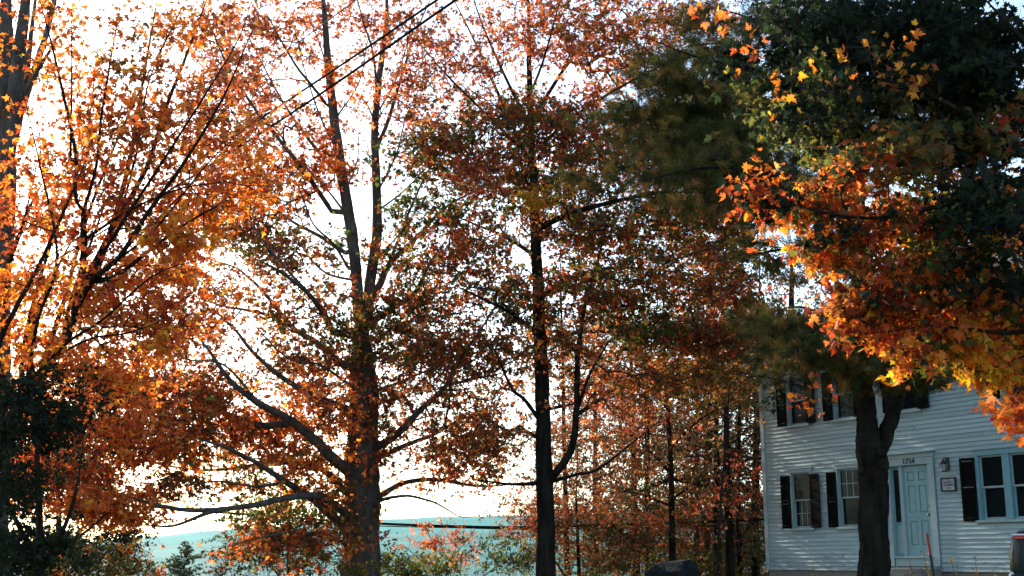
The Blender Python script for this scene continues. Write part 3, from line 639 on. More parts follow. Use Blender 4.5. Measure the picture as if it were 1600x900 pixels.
# ------------------------------------------------------------------ parked car (rear left corner reaches into the frame)
cx, cyy = 7.50, 16.7; cz = gz(7.6, 19)
car = empty('parked_car', (cx, cyy, cz), R(-32)); tag(car, 'dark green car seen from behind at the right edge, red and white tail light', 'car')
def loft(sections, name, m, par, smooth=True):
    """sections: list of (y, [(x, z) ...]) closed outlines with the same count"""
    n = len(sections[0][1]); V = []; F = []
    for yy, pts in sections: V += [(x, yy, zz) for x, zz in pts]
    for i in range(len(sections) - 1):
        for s in range(n): F.append((i * n + s, i * n + (s + 1) % n, (i + 1) * n + (s + 1) % n, (i + 1) * n + s))
    bm = bmesh.new(); vv = [bm.verts.new(v) for v in V]
    for f in F: bm.faces.new([vv[i] for i in f])
    bm.faces.new(vv[:n]); bm.faces.new(vv[-n:][::-1]); return bm_obj(name, bm, m, par, smooth)
def body_sec(wd, zb, zt, tuck=.12):
    h = zt - zb; L = [(wd - tuck, zb), (wd - .03, zb + .12 * h), (wd, zb + .38 * h), (wd - .01, zb + .62 * h), (wd - .06, zb + .85 * h), (wd - .16, zb + .97 * h), (wd - .34, zt)]
    return L + [(-x, zz) for x, zz in L[::-1]]
secs = [(-.06, body_sec(.66, .44, 1.03, .05)), (-.03, body_sec(.78, .36, 1.08, .08)), (.06, body_sec(.855, .30, 1.13)), (.2, body_sec(.89, .25, 1.15)), (.6, body_sec(.89, .22, 1.08)), (1.6, body_sec(.90, .22, 1.06)), (2.8, body_sec(.90, .22, 1.03)), (3.6, body_sec(.89, .22, .96)), (4.2, body_sec(.84, .25, .85)), (4.42, body_sec(.70, .36, .70))]
o = loft(secs, 'body', M['carpaint'], car)
def roof_sec(wb, wt, zb, zt):
    L = [(wb, zb), (wb - .03, zb + .1), (wt + .03, zt - .07), (wt - .1, zt - .005)]
    return L + [(-x, zz) for x, zz in L[::-1]]
loft([(.45, roof_sec(.70, .60, .98, 1.06)), (.85, roof_sec(.72, .56, .98, 1.40)), (1.3, roof_sec(.74, .57, .98, 1.47)), (2.3, roof_sec(.74, .57, .98, 1.46)), (2.9, roof_sec(.73, .56, .98, 1.30)), (3.35, roof_sec(.70, .58, .95, 1.00))], 'cabin_glass', M['glass'], car)
boxes('roof_panel', [(-.52, .52, .95, 2.55, 1.455, 1.49)], M['carpaint'], car, .012)
boxes('bumper', [(-.80, .80, -.10, .10, .34, .54)], M['carpaint'], car, .04)
boxes('bumper_strip', [(-.82, .82, -.125, -.08, .50, .53)], M['cartrim'], car, .008)
for s in (-1, 1):
    x0, x1 = sorted((s * .50, s * .775)); tl = boxes('tail_light', [(x0, x1, -.06, .14, .985, 1.035)], M['tail'], car, .02)
    x0, x1 = sorted((s * .60, s * .80)); boxes('light_band', [(x0, x1, -.055, .12, 1.037, 1.065)], M['clear'], tl, .015)
    ball('reflector', (s * .83, -.03, .50), .04, M['clear'], car, (1, 1, 1.6))
    for yy in (.95, 3.55):
        bm = bmesh.new(); bmesh.ops.create_cone(bm, segments=28, radius1=.32, radius2=.32, depth=.20, cap_ends=True, matrix=Matrix.Translation((s * .80, yy, .31)) @ Matrix.Rotation(R(90), 4, 'Y'))
        wh = bm_obj('wheel', bm, M['tyre'], car, bevel=.015)
        bm = bmesh.new(); bmesh.ops.create_cone(bm, segments=20, radius1=.20, radius2=.18, depth=.03, cap_ends=True, matrix=Matrix.Translation((s * .905, yy, .31)) @ Matrix.Rotation(R(90) * s, 4, 'Y'))
        bm_obj('rim', bm, M['chrome'], wh)
boxes('number_plate', [(-.26, .26, -.05, -.03, .60, .72)], M['sign'], car)
boxes('rear_window', [(-.5, .5, .42, .44, 1.04, 1.06)], M['glass'], car)

# ------------------------------------------------------------------ driveway stake, boulder
p0 = P(1448.5, 835, 23); p1 = P(1459.5, 905, 23); p1 = p1 + (p1 - p0) * 0.25
st = empty('driveway_stake', (p1[0], p1[1], p1[2])); tag(st, 'leaning stake painted red above and black below in front of the door', 'stake')
pm = p0 + (p1 - p0) * .36
for nm, a, b, m in (('red_top', p0, pm, M['red']), ('black_shaft', pm, p1, M['black'])):
    V, F = tube_arrays([a - p1, (a + b) / 2 - p1, b - p1], [.024, .024, .024], 8); V2 = V; o = link(nm, np_mesh(nm, V, F3=F), m, st, True)
ball('cap', tuple(p0 - p1), .026, M['red'], st)
def boulder(px, py, Yd, sx_, sy_, sz_, label):
    c = P(px, py, Yd); g0 = gz(c[0], c[1]); bm = bmesh.new(); bmesh.ops.create_icosphere(bm, subdivisions=4, radius=1)
    rr_ = [(Vector(rng.normal(size=3)).normalized(), rng.uniform(.72, .95)) for _ in range(26)]
    for v in bm.verts:
        n = v.co.normalized(); r = 1.0
        for d, k in rr_:
            q = n.dot(d)
            if q > .05: r = min(r, k / q)
        v.co = n * (r + .015 * math.sin(9 * n.x + 5 * n.y) + .01 * math.sin(17 * n.z + 11 * n.x)); v.co.x *= sx_; v.co.y *= sy_; v.co.z *= sz_
    o = bm_obj('boulder', bm, M['rock'], None); o.location = (c[0], c[1], g0 + sz_ * .45); tag(o, label, 'boulder'); return o
b_ = boulder(1053, 880, 26, .62, .55, .50, 'dark angular boulder below the slim trunks left of the house'); b_.location.z = P(1053, 874, 26)[2] - .42
# ------------------------------------------------------------------ cables
def cable(pts, r, label, group, m='rubber', sag=0.0):
    C = [P(x, y, Yd) for x, y, Yd in pts]; C = smooth_path(np.array(C), 10)
    L = np.linspace(0, 1, len(C)); C[:, 2] -= sag * 4 * L * (1 - L)
    b = C[0].copy(); V, F = tube_arrays(C - b, [r] * len(C), 6)
    o = link('overhead_cable', np_mesh('overhead_cable', V, F3=F), M[m], None, True); o.location = b
    return tag(o, label, 'cable', group)
cable([(-260, 630, 36), (0, 452, 26), (400, 190, 17.5), (690, -5, 13), (1100, -290, 10)], .016, 'upper of the two thick cables slanting down to the left across the orange maple', 'overhead cables at upper left')
cable([(-260, 640, 35), (0, 463, 25.5), (400, 213, 17.3), (712, 0, 13), (1100, -262, 10)], .018, 'lower of the two thick cables slanting down to the left across the orange maple', 'overhead cables at upper left')
cable([(-260, 590, 38), (0, 405, 28), (400, 114, 19), (560, -3, 15), (900, -260, 11)], .008, 'thin cable high at the left, slanting above the two thick ones', 'overhead cables at upper left')
cable([(-300, 770, 36), (200, 790, 36), (350, 801, 36), (540, 815, 36), (700, 822, 36), (900, 822, 36), (1500, 800, 36)], .036, 'thick horizontal cable across the far blue hill behind the trunks', 'cables strung across the valley view')
cable([(-300, 805, 37), (270, 812, 37), (527, 820, 37), (700, 824.5, 37), (900, 826, 37), (1500, 812, 37)], .014, 'thin horizontal cable just under the thick one across the hill', 'cables strung across the valley view')
cable([(-300, 765, 40), (300, 776, 40), (540, 780, 40), (720, 785, 40), (900, 788, 40), (1500, 780, 40)], .012, 'thin horizontal cable highest above the far ridge', 'cables strung across the valley view')
# ------------------------------------------------------------------ trees
# big central maple
make_tree('maple_tree', 'big maple at centre whose thick trunk forks into two tall leaders', 'tree', 'maples', 30,
    ([(562, 930, 0), (563, 860, 0), (566, 780, 0), (566, 700, 0), (568, 620, 0), (564, 550, 0), (566, 492, 0)], .46, .34),
    [([(560, 500, 0), (556, 430, 0), (550, 370, 0), (537, 290, -.2), (524, 200, -.4), (515, 120, -.5), (508, 40, -.6), (500, -60, -.8)], .25, .10),
     ([(574, 500, 0), (578, 430, .3), (589, 360, .5), (588, 280, .6), (586, 200, .7), (592, 120, .9), (602, 40, 1.0), (606, -50, 1.2)], .20, .08),
     ([(518, 330, -.1), (478, 272, -.8), (430, 210, -1.4), (392, 160, -1.8), (350, 90, -2.2), (320, 20, -2.5)], .085, .03),
     ([(518, 262, -.3), (480, 215, .6), (450, 172, 1.2), (415, 110, 1.8), (380, 40, 2.2)], .07, .02),
     ([(512, 165, -.4), (488, 135, -1.2), (464, 104, -1.8), (432, 50, -2.4), (405, 0, -2.8)], .06, .02),
     ([(540, 395, 0), (505, 372, .8), (472, 355, 1.5), (430, 330, 2.2), (395, 318, 2.6), (350, 290, 3)], .08, .025),
     ([(588, 130, .8), (582, 80, 0), (566, 30, -.5), (552, -30, -1)], .05, .025),
     ([(588, 232, .6), (606, 190, 1.2), (628, 118, 1.8), (650, 50, 2.3), (676, -10, 2.8)], .08, .03),
     ([(592, 210, .6), (575, 165, .2), (560, 150, 0), (552, 130, 0)], .04, .015),
     ([(575, 480, .2), (592, 445, .8), (608, 412, 1.4), (650, 372, 2.2), (698, 322, 3), (760, 290, 3.6)], .14, .04),
     ([(600, 430, 1), (640, 330, .4), (668, 270, 0), (710, 200, -.4)], .06, .02),
     ([(520, 518, -.2), (498, 480, -1), (476, 452, -1.8), (440, 425, -2.5), (400, 405, -3)], .11, .04),
     ([(538, 572, -.3), (490, 532, .6), (455, 510, 1.4), (415, 460, 2.4), (372, 420, 3.2), (330, 405, 3.6)], .12, .04),
     ([(455, 510, 1.4), (410, 490, 1), (350, 478, .8), (300, 462, .6)], .07, .025),
     ([(545, 640, -.4), (500, 622, -1), (452, 598, -1.6), (405, 560, -2.2), (368, 515, -2.8), (330, 480, -3.2)], .12, .04),
     ([(545, 735, -.3), (518, 715, -.8), (492, 688, -1.2), (450, 655, -1.8), (402, 628, -2.4), (362, 597, -2.8), (330, 552, -3), (300, 512, -3.2)], .19, .05),
     ([(455, 660, -1.6), (400, 664, -1), (350, 645, -.6), (300, 615, 0), (272, 572, .4), (258, 535, .8)], .13, .04),
     ([(350, 642, -.6), (318, 630, -1.2), (262, 627, -1.8), (215, 608, -2.2), (172, 575, -2.6)], .08, .025),
     ([(545, 772, 0), (500, 730, 1), (460, 722, 1.6), (400, 727, 2.2), (325, 735, 2.8), (262, 728, 3.2), (200, 705, 3.4)], .12, .03),
     ([(538, 825, -.2), (488, 778, -1), (445, 752, -1.6), (400, 725, -2.2), (350, 700, -2.7), (290, 680, -3)], .15, .04),
     ([(540, 800, -.4), (500, 776, -1.4), (452, 778, -2), (400, 790, -2.6), (325, 797, -3.2), (270, 795, -3.6), (190, 775, -4), (110, 745, -4.4)], .13, .035),
     ([(345, 795, -3.1), (322, 803, -3.3), (270, 822, -3.6), (214, 819, -3.8)], .07, .02),
     ([(540, 850, -.5), (510, 838, -1.6), (460, 832, -2.6), (410, 840, -3.4), (350, 855, -4)], .08, .02),
     ([(590, 715, .3), (636, 695, 1), (680, 678, 1.6), (720, 655, 2.2), (770, 640, 2.8)], .10, .025),
     ([(584, 782, 0), (602, 770, .2), (630, 755, .6), (680, 750, 1), (745, 760, 1.5), (805, 757, 2)], .10, .03),
     ([(584, 790, -.3), (600, 780, -.6), (638, 775, -1), (676, 784, -1.4), (700, 797, -1.6), (722, 808, -1.8), (750, 806, -2)], .06, .015),
     ([(588, 700, 0), (620, 680, -.4), (652, 645, -.8), (697, 603, -1.2), (720, 560, -1.5), (752, 515, -1.8), (775, 480, -2)], .13, .04),
     ([(697, 603, -1.2), (740, 592, -1), (800, 580, -.6)], .05, .02),
     ([(585, 500, .2), (618, 478, 0), (648, 458, -.4), (672, 410, -.8), (700, 370, -1)], .12, .03),
     ([(505, 0, -.6), (480, -40, -1), (440, -90, -1.5)], .05, .02), ([(520, 190, -.4), (560, 130, .4), (575, 60, .6), (590, -20, .8)], .035, .01), ([(450, 172, 1.2), (400, 150, 1.6), (360, 90, 2), (330, 10, 2.2)], .035, .01),
     ([(560, 440, 0), (500, 420, 1.2), (450, 350, 2.2), (400, 260, 2.8), (370, 200, 3)], .045, .01), ([(590, 330, .5), (640, 290, 1.2), (700, 220, 1.8), (740, 150, 2.2)], .04, .01), ([(575, 420, .2), (620, 370, -1), (660, 320, -1.6), (720, 300, -2)], .04, .01),
     ([(540, 300, -.2), (560, 240, .8), (556, 180, 1.2), (548, 100, 1.4)], .03, .008), ([(405, 15, -2.6), (380, -40, -3)], .03, .01), ([(478, 272, -.8), (440, 265, -1.6), (390, 230, -2.4), (340, 210, -3)], .035, .01),
     ([(545, 420, 0), (520, 380, -1), (490, 350, -1.6), (470, 300, -2.2), (440, 240, -2.8)], .05, .015),
     ([(530, 240, -.3), (500, 180, -1), (470, 90, -1.6), (455, 10, -2)], .04, .012), ([(548, 345, 0), (505, 290, 1.5), (440, 230, 2.4), (370, 190, 3)], .05, .012),
     ([(590, 300, .5), (620, 240, -.4), (640, 170, -1), (690, 110, -1.6)], .04, .012), ([(594, 170, .8), (620, 120, 0), (640, 50, -.6), (645, -20, -1)], .035, .012),
     ([(515, 120, -.5), (500, 70, .4), (480, 20, .8), (470, -30, 1)], .035, .012), ([(480, 455, -1.5), (430, 400, -2.2), (390, 350, -2.6), (330, 310, -3)], .05, .012),
     ([(402, 628, -2.4), (350, 570, -3.2), (290, 560, -3.8), (230, 520, -4.2)], .05, .012), ([(300, 615, 0), (250, 600, .6), (200, 560, 1)], .04, .012), ([(445, 752, -1.6), (400, 760, -2.2), (340, 752, -2.6), (280, 760, -3), (230, 748, -3.2)], .045, .012),
     ([(600, 700, .4), (640, 660, 1.4), (700, 640, 2), (760, 600, 2.6)], .05, .012), ([(592, 560, .3), (640, 530, 1), (690, 490, 1.6), (740, 450, 2)], .05, .012), ([(545, 600, -.3), (500, 570, -1.4), (450, 560, -2), (400, 510, -2.6), (350, 440, -3)], .05, .012),
     ([(586, 612, .2), (630, 596, .8), (665, 580, 1.4), (720, 560, 2)], .07, .02)],
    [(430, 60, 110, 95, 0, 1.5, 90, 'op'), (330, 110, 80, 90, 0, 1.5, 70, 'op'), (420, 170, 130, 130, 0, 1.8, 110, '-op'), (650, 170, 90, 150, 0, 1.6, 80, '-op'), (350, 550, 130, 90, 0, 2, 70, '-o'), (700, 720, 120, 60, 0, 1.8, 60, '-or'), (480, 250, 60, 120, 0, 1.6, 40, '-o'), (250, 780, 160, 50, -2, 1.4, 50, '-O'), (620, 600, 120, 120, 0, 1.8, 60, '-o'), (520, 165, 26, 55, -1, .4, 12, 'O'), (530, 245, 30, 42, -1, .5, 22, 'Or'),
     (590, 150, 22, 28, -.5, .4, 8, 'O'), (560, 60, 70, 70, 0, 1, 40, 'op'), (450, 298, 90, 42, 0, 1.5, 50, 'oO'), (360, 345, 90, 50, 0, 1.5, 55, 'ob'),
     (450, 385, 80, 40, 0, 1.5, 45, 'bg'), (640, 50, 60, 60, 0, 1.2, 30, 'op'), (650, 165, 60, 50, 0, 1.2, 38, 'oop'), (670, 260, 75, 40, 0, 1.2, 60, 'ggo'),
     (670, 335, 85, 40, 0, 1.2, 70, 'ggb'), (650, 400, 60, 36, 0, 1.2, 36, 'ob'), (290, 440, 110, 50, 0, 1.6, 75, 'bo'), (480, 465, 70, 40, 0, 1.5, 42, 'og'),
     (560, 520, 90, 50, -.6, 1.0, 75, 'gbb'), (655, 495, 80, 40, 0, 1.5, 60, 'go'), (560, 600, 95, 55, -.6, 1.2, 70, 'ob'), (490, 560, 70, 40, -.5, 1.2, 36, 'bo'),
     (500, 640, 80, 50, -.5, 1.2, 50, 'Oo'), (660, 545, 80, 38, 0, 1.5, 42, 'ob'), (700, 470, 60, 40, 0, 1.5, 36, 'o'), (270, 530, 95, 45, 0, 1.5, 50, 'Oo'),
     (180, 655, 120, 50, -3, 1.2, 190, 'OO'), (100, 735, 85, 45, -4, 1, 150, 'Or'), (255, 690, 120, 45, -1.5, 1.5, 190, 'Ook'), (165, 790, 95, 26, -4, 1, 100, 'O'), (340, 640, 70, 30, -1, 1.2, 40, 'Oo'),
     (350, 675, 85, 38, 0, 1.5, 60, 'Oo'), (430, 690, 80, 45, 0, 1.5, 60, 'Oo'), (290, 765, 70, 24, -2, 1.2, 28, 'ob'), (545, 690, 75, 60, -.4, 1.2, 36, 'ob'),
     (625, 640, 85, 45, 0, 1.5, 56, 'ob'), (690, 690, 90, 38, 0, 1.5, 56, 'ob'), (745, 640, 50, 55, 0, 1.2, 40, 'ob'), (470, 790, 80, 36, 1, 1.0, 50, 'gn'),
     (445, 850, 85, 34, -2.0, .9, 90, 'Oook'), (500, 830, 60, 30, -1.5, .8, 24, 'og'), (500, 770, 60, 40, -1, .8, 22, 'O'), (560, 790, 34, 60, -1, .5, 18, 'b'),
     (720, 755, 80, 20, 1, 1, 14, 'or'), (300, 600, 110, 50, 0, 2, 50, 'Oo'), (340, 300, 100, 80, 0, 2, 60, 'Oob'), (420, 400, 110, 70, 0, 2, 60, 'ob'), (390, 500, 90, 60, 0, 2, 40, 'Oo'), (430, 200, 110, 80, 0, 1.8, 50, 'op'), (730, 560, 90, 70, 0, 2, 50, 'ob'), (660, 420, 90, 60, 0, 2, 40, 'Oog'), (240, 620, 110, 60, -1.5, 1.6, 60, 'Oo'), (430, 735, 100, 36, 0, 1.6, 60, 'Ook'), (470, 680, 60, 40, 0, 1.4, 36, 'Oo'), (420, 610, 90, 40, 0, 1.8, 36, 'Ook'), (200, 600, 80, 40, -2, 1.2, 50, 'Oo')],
    leaf=.108, per=15, level=4, tip=.0055, cr=.24, dens=1.7, clump=.55, limbscale=.8)
# second maple, slimmer, to its right
make_tree('maple_tree', 'slimmer dark-barked maple right of centre with a forked lower limb on its right', 'tree', 'maples', 29,
    ([(853, 930, 0), (853, 850, 0), (852, 760, 0), (848, 680, 0), (846, 600, 0), (842, 500, 0), (838, 400, 0), (834, 280, .2), (828, 160, .3), (826, 40, .4), (824, -60, .4)], .235, .05),
    [([(858, 748, 0), (876, 730, -.3), (892, 700, -.5), (900, 650, -.6), (901, 590, -.6), (904, 540, -.6), (915, 470, -.5), (940, 380, -.3)], .10, .035),
     ([(902, 640, -.6), (915, 600, -1), (930, 568, -1.3), (960, 520, -1.6)], .05, .02),
     ([(902, 648, -.6), (940, 622, .2), (975, 600, .8), (1040, 578, 1.5), (1105, 562, 2)], .055, .015),
     ([(862, 752, 0), (900, 742, .8), (935, 733, 1.2), (990, 690, 2), (1035, 652, 2.8)], .05, .015),
     ([(842, 655, 0), (820, 625, -.6), (800, 608, -1), (782, 570, -1.4), (765, 530, -1.6)], .06, .02),
     ([(842, 685, 0), (815, 672, .8), (790, 672, 1.2), (750, 650, 2), (700, 630, 2.5)], .055, .02),
     ([(848, 640, 0), (870, 636, .4), (895, 632, .6)], .05, .04),
     ([(838, 755, 0), (800, 757, -.8), (740, 750, -1.6)], .05, .02),
     ([(840, 520, 0), (800, 490, -1), (760, 470, -1.8), (700, 440, -2.6)], .06, .02),
     ([(838, 470, 0), (880, 440, .8), (940, 420, 1.8), (1010, 420, 2.6), (1120, 432, 3.2)], .08, .02),
     ([(836, 400, 0), (790, 370, 1), (740, 350, 1.8), (690, 330, 2.4)], .06, .02),
     ([(836, 360, 0), (900, 330, -1), (980, 310, -2), (1060, 300, -2.8), (1150, 310, -3.4)], .085, .02),
     ([(834, 270, .2), (780, 150, .8), (745, 70, 1.4), (700, -20, 2)], .06, .02),
     ([(834, 250, .2), (760, 180, -.8), (700, 120, -1.6), (650, 60, -2.2)], .05, .015),
     ([(830, 200, .3), (790, 120, 0), (750, 30, -.4), (730, -40, -.6)], .05, .015),
     ([(830, 190, .3), (880, 110, .8), (930, 40, 1.4), (970, -30, 2)], .06, .02),
     ([(832, 240, .3), (900, 180, -.8), (980, 130, -1.6), (1060, 90, -2.4)], .06, .02),
     ([(828, 150, .3), (850, 90, -.5), (870, 20, -.8), (885, -40, -1)], .04, .015),
     ([(840, 540, 0), (900, 520, 1.6), (980, 520, 2.4), (1080, 540, 3.2), (1150, 530, 3.6)], .07, .02)],
    [(850, 50, 120, 62, 0, 1.6, 105, 'poo'), (720, 80, 85, 85, 0, 1.5, 62, 'po'), (950, 60, 90, 75, 0, 1.5, 100, 'pob'), (1040, 90, 80, 70, .5, 1.5, 60, 'pob'), (770, 170, 70, 50, 0, 1.4, 45, 'ob'),
     (830, 190, 90, 42, -.5, 1.4, 90, 'gb'), (890, 195, 80, 50, -.8, 1.2, 95, 'ro'), (760, 255, 90, 55, 0, 1.4, 105, 'bo'), (870, 280, 105, 55, 0, 1.6, 150, 'gbo'),
     (980, 250, 95, 60, 0, 1.6, 130, 'robk'), (1080, 340, 110, 45, 0, 1.6, 130, 'bgo'), (960, 365, 110, 50, 0, 1.8, 130, 'robk'), (845, 350, 85, 45, 0, 1.6, 95, 'bo'),
     (750, 400, 80, 48, 0, 1.5, 80, 'robk'), (760, 285, 26, 30, -2, .4, 16, 'ro'), (850, 310, 36, 16, -2, .4, 16, 'y'), (780, 460, 80, 40, 0, 1.5, 70, 'go'), (900, 450, 100, 50, 0, 1.6, 130, 'robk'), (1030, 430, 110, 45, 0, 1.6, 135, 'obk'),
     (1130, 435, 80, 60, 0, 1.6, 110, 'bro'), (1000, 505, 115, 38, 0, 1.6, 125, 'ggb'), (880, 530, 90, 40, 0, 1.5, 75, 'ob'), (1100, 530, 90, 40, 0, 1.6, 105, 'orb'),
     (760, 560, 90, 46, 0, 1.5, 72, 'ob'), (720, 610, 60, 46, 0, 1.4, 34, 'ob'), (970, 590, 90, 40, 0, 1.6, 70, 'ob'), (1080, 600, 100, 50, 0, 1.6, 85, 'b'), (780, 690, 66, 46, 0, 1.4, 50, 'ob'), (1170, 480, 60, 60, 0, 1.4, 60, 'robk'), (1080, 210, 120, 80, 1, 2.4, 170, 'orbg'), (1130, 370, 95, 60, 1.5, 2.4, 150, 'bwog'), (1160, 290, 70, 60, 0, 1.4, 90, 'bw'), (1150, 540, 70, 50, 0, 1.6, 90, 'wb'), (1060, 40, 110, 60, .5, 1.6, 90, 'pob'), (690, 230, 60, 50, 0, 1.4, 40, 'gbo'), (700, 520, 80, 60, 0, 1.6, 50, '-o'), (950, 640, 100, 60, 0, 1.8, 60, '-o'), (700, 120, 100, 100, 0, 1.8, 60, '-op')],
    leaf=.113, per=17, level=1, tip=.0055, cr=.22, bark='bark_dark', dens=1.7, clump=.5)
# near maple at the left: large bright leaves
make_tree('maple_tree', 'nearest maple at left, many thin limbs fanning upward through bright orange leaves', 'tree', 'maples', 15.5,
    ([(-60, 1010, 0), (-50, 900, 0), (-24, 780, 0), (14, 670, 0), (48, 600, 0)], .17, .12),
    [([(48, 605, 0), (88, 555, -.2), (112, 510, -.3), (122, 455, -.4), (130, 400, -.4), (131, 350, -.4), (130, 325, -.4)], .105, .055),
     ([(130, 330, -.4), (118, 305, -.5), (118, 240, -.6), (100, 150, -.8), (78, 60, -1), (62, 0, -1)], .035, .012),
     ([(131, 330, -.4), (150, 260, -.3), (158, 190, -.2), (175, 80, 0), (190, -10, .2)], .025, .01),
     ([(110, 250, -.5), (112, 120, -.6), (112, 0, -.7)], .018, .008),
     ([(124, 450, -.4), (150, 405, .2), (185, 340, .5), (228, 262, .8), (262, 160, 1), (300, 60, 1.3), (330, -20, 1.5)], .05, .02),
     ([(60, 585, 0), (118, 500, .6), (160, 400, 1), (198, 270, 1.4), (220, 150, 1.6), (246, 0, 1.8)], .06, .02),
     ([(120, 480, -.4), (142, 440, -.8), (188, 400, -1.2), (232, 330, -1.6), (290, 250, -2), (350, 150, -2.3), (398, 40, -2.5)], .045, .012),
     ([(145, 440, -.7), (180, 432, -1), (232, 392, -1.2), (290, 350, -1.5), (360, 310, -1.8)], .04, .012),
     ([(50, 600, 0), (46, 520, .8), (80, 440, 1.1), (110, 380, 1.2)], .06, .025),
     ([(30, 640, 0), (-5, 560, -.4), (25, 480, -.5), (58, 420, -.5), (90, 350, -.5), (135, 250, -.5)], .05, .015),
     ([(85, 560, -.2), (140, 530, -.8), (200, 520, -1.2), (260, 500, -1.6)], .022, .008),
     ([(10, 680, 0), (-10, 600, .4), (4, 500, .6), (12, 430, .6), (40, 330, .5), (64, 230, .4)], .035, .012),
     ([(100, 520, -.3), (110, 470, .4), (128, 420, .5), (160, 330, 0), (200, 230, -.5)], .03, .01),
     ([(122, 460, -.4), (170, 380, -.9), (230, 290, -1.4), (300, 180, -2), (372, 60, -2.4), (400, -20, -2.6)], .03, .008), ([(60, 590, 0), (100, 470, 1), (140, 330, 1.6), (200, 180, 2), (280, 20, 2.3)], .04, .01),
     ([(40, 610, 0), (60, 500, -.6), (90, 400, -.8), (60, 250, -1), (30, 120, -1.2)], .03, .008), ([(150, 430, -.8), (240, 360, -1.6), (330, 250, -2.2), (420, 170, -2.6)], .022, .006), ([(30, 640, 0), (40, 520, .9), (80, 380, 1.3), (130, 240, 1.6), (150, 100, 1.8), (160, 0, 1.9)], .035, .01),
     ([(185, 345, .5), (215, 230, .2), (235, 120, 0), (290, 0, -.2)], .022, .007), ([(45, 600, 0), (100, 540, -1), (160, 500, -1.5), (240, 430, -2), (330, 400, -2.4)], .03, .008),
     ([(130, 375, -.4), (200, 330, -1), (280, 295, -1.6), (350, 285, -2)], .025, .008)],
    [(60, 80, 60, 80, 0, 1, 42, 'OOr'), (150, 170, 90, 60, 0, 1.2, 62, 'OrO'), (200, 60, 70, 50, 0, 1.2, 10, 'bk'), (200, 110, 60, 40, 0, 1, 18, 'bO'), (350, 230, 80, 60, -1, 1.2, 40, 'OO'), (200, 250, 150, 200, 0, 1.6, 60, '-OO'), (290, 70, 80, 70, 0, 1.3, 58, 'Oo'), (50, 250, 60, 70, 0, 1, 40, 'OrY'), (150, 260, 90, 60, 0, 1.2, 66, 'OrO'),
     (250, 210, 90, 60, 0, 1.3, 70, 'Orb'), (330, 160, 80, 70, 0, 1.2, 40, 'Op'), (70, 350, 80, 60, 0, 1.2, 70, 'OrO'), (180, 350, 90, 50, 0, 1.2, 64, 'Or'), (290, 300, 100, 50, -.5, 1.3, 90, 'OO'),
     (310, 375, 75, 24, -1.5, .5, 40, 'YYO'), (390, 290, 60, 30, -1, .8, 30, 'OO'), (60, 450, 80, 60, .2, 1.2, 85, 'OYr'), (190, 440, 90, 50, 0, 1.2, 85, 'Or'), (90, 540, 110, 50, .3, 1.1, 110, 'OYO'), (220, 510, 90, 40, -.5, 1.1, 80, 'Oor'),
     (150, 590, 100, 36, 0, 1, 70, 'OO'), (260, 530, 20, 24, -1, .2, 10, 'Y'), (30, 600, 60, 50, .5, .8, 30, 'O')],
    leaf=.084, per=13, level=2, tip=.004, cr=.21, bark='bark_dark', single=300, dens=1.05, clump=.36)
# tall maple at the extreme left edge, farther back
make_tree('maple_tree', 'grey-trunked maple at the extreme left edge behind the bright orange one', 'tree', 'maples', 23,
    ([(-22, 940, 0), (-18, 800, 0), (-12, 600, 0), (-6, 450, 0), (2, 320, 0), (8, 200, 0), (10, 80, 0), (12, -60, 0)], .40, .17),
    [([(4, 300, 0), (16, 200, -.2), (28, 110, -.4), (40, 0, -.6), (46, -60, -.8)], .18, .11),
     ([(6, 290, 0), (34, 170, .4), (46, 70, .8), (58, -20, 1)], .08, .05),
     ([(10, 240, 0), (40, 150, .8), (62, 90, 1.4), (82, 20, 2), (92, -40, 2.4)], .10, .06),
     ([(20, 180, 0), (48, 130, -.6), (72, 90, -1), (92, 55, -1.2)], .07, .03),
     ([(-6, 440, 0), (20, 390, -1), (44, 330, -1.6), (64, 290, -2)], .07, .03)],
    [(70, 40, 60, 60, 1.9, 1.2, 24, 'Or'), (30, 150, 50, 60, 1.4, 1.2, 18, 'Or'), (110, 120, 60, 60, 1.5, 1.2, 26, 'Or'), (60, 330, 70, 50, 0, 1.5, 30, 'O'), (20, 430, 60, 50, 0, 1.4, 30, 'Or'), (-40, 200, 70, 160, 0, 1.5, 50, 'Or')],
    leaf=.10, per=12, level=2, tip=.0055, cr=.25)
# tree hidden by the house whose long limb reaches left
make_tree('maple_tree', 'tree behind the house corner sending one heavy dark limb out to the left', 'tree', 'maples', 40,
    ([(1262, 930, 0), (1256, 850, 0), (1250, 700, 0), (1240, 560, 0), (1236, 400, 0)], .34, .10),
    [([(1254, 810, 0), (1215, 800, -.4), (1190, 784, -.7), (1167, 767, -1), (1137, 757, -1.2), (1111, 760, -1.4), (1073, 753, -1.6), (1050, 750, -1.6), (1024, 757, -1.8), (1001, 767, -1.8), (968, 761, -2)], .20, .05),
     ([(1250, 720, 0), (1190, 716, -1), (1120, 712, -2), (1040, 716, -3)], .07, .025),
     ([(1170, 770, -1), (1130, 742, -1.5), (1160, 722, -1.6), (1185, 715, -1.8)], .06, .03),
     ([(1245, 650, 0), (1190, 620, 1), (1130, 600, 2), (1090, 640, 2.5)], .08, .025)],
    [(1100, 720, 90, 40, -1, 2, 60, 'b'), (1050, 660, 100, 50, 0, 2, 90, 'bp'), (1150, 640, 60, 60, 0, 2, 60, 'bo'), (1130, 560, 80, 40, 0, 2, 50, 'bo'), (1000, 740, 60, 30, -1.6, 1, 20, 'b'), (1240, 480, 90, 80, 0, 2, 60, 'b')],
    leaf=.10, per=18, level=1, tip=.006, cr=.28, lmat='dull', bark='bark_dark', dens=1.5)
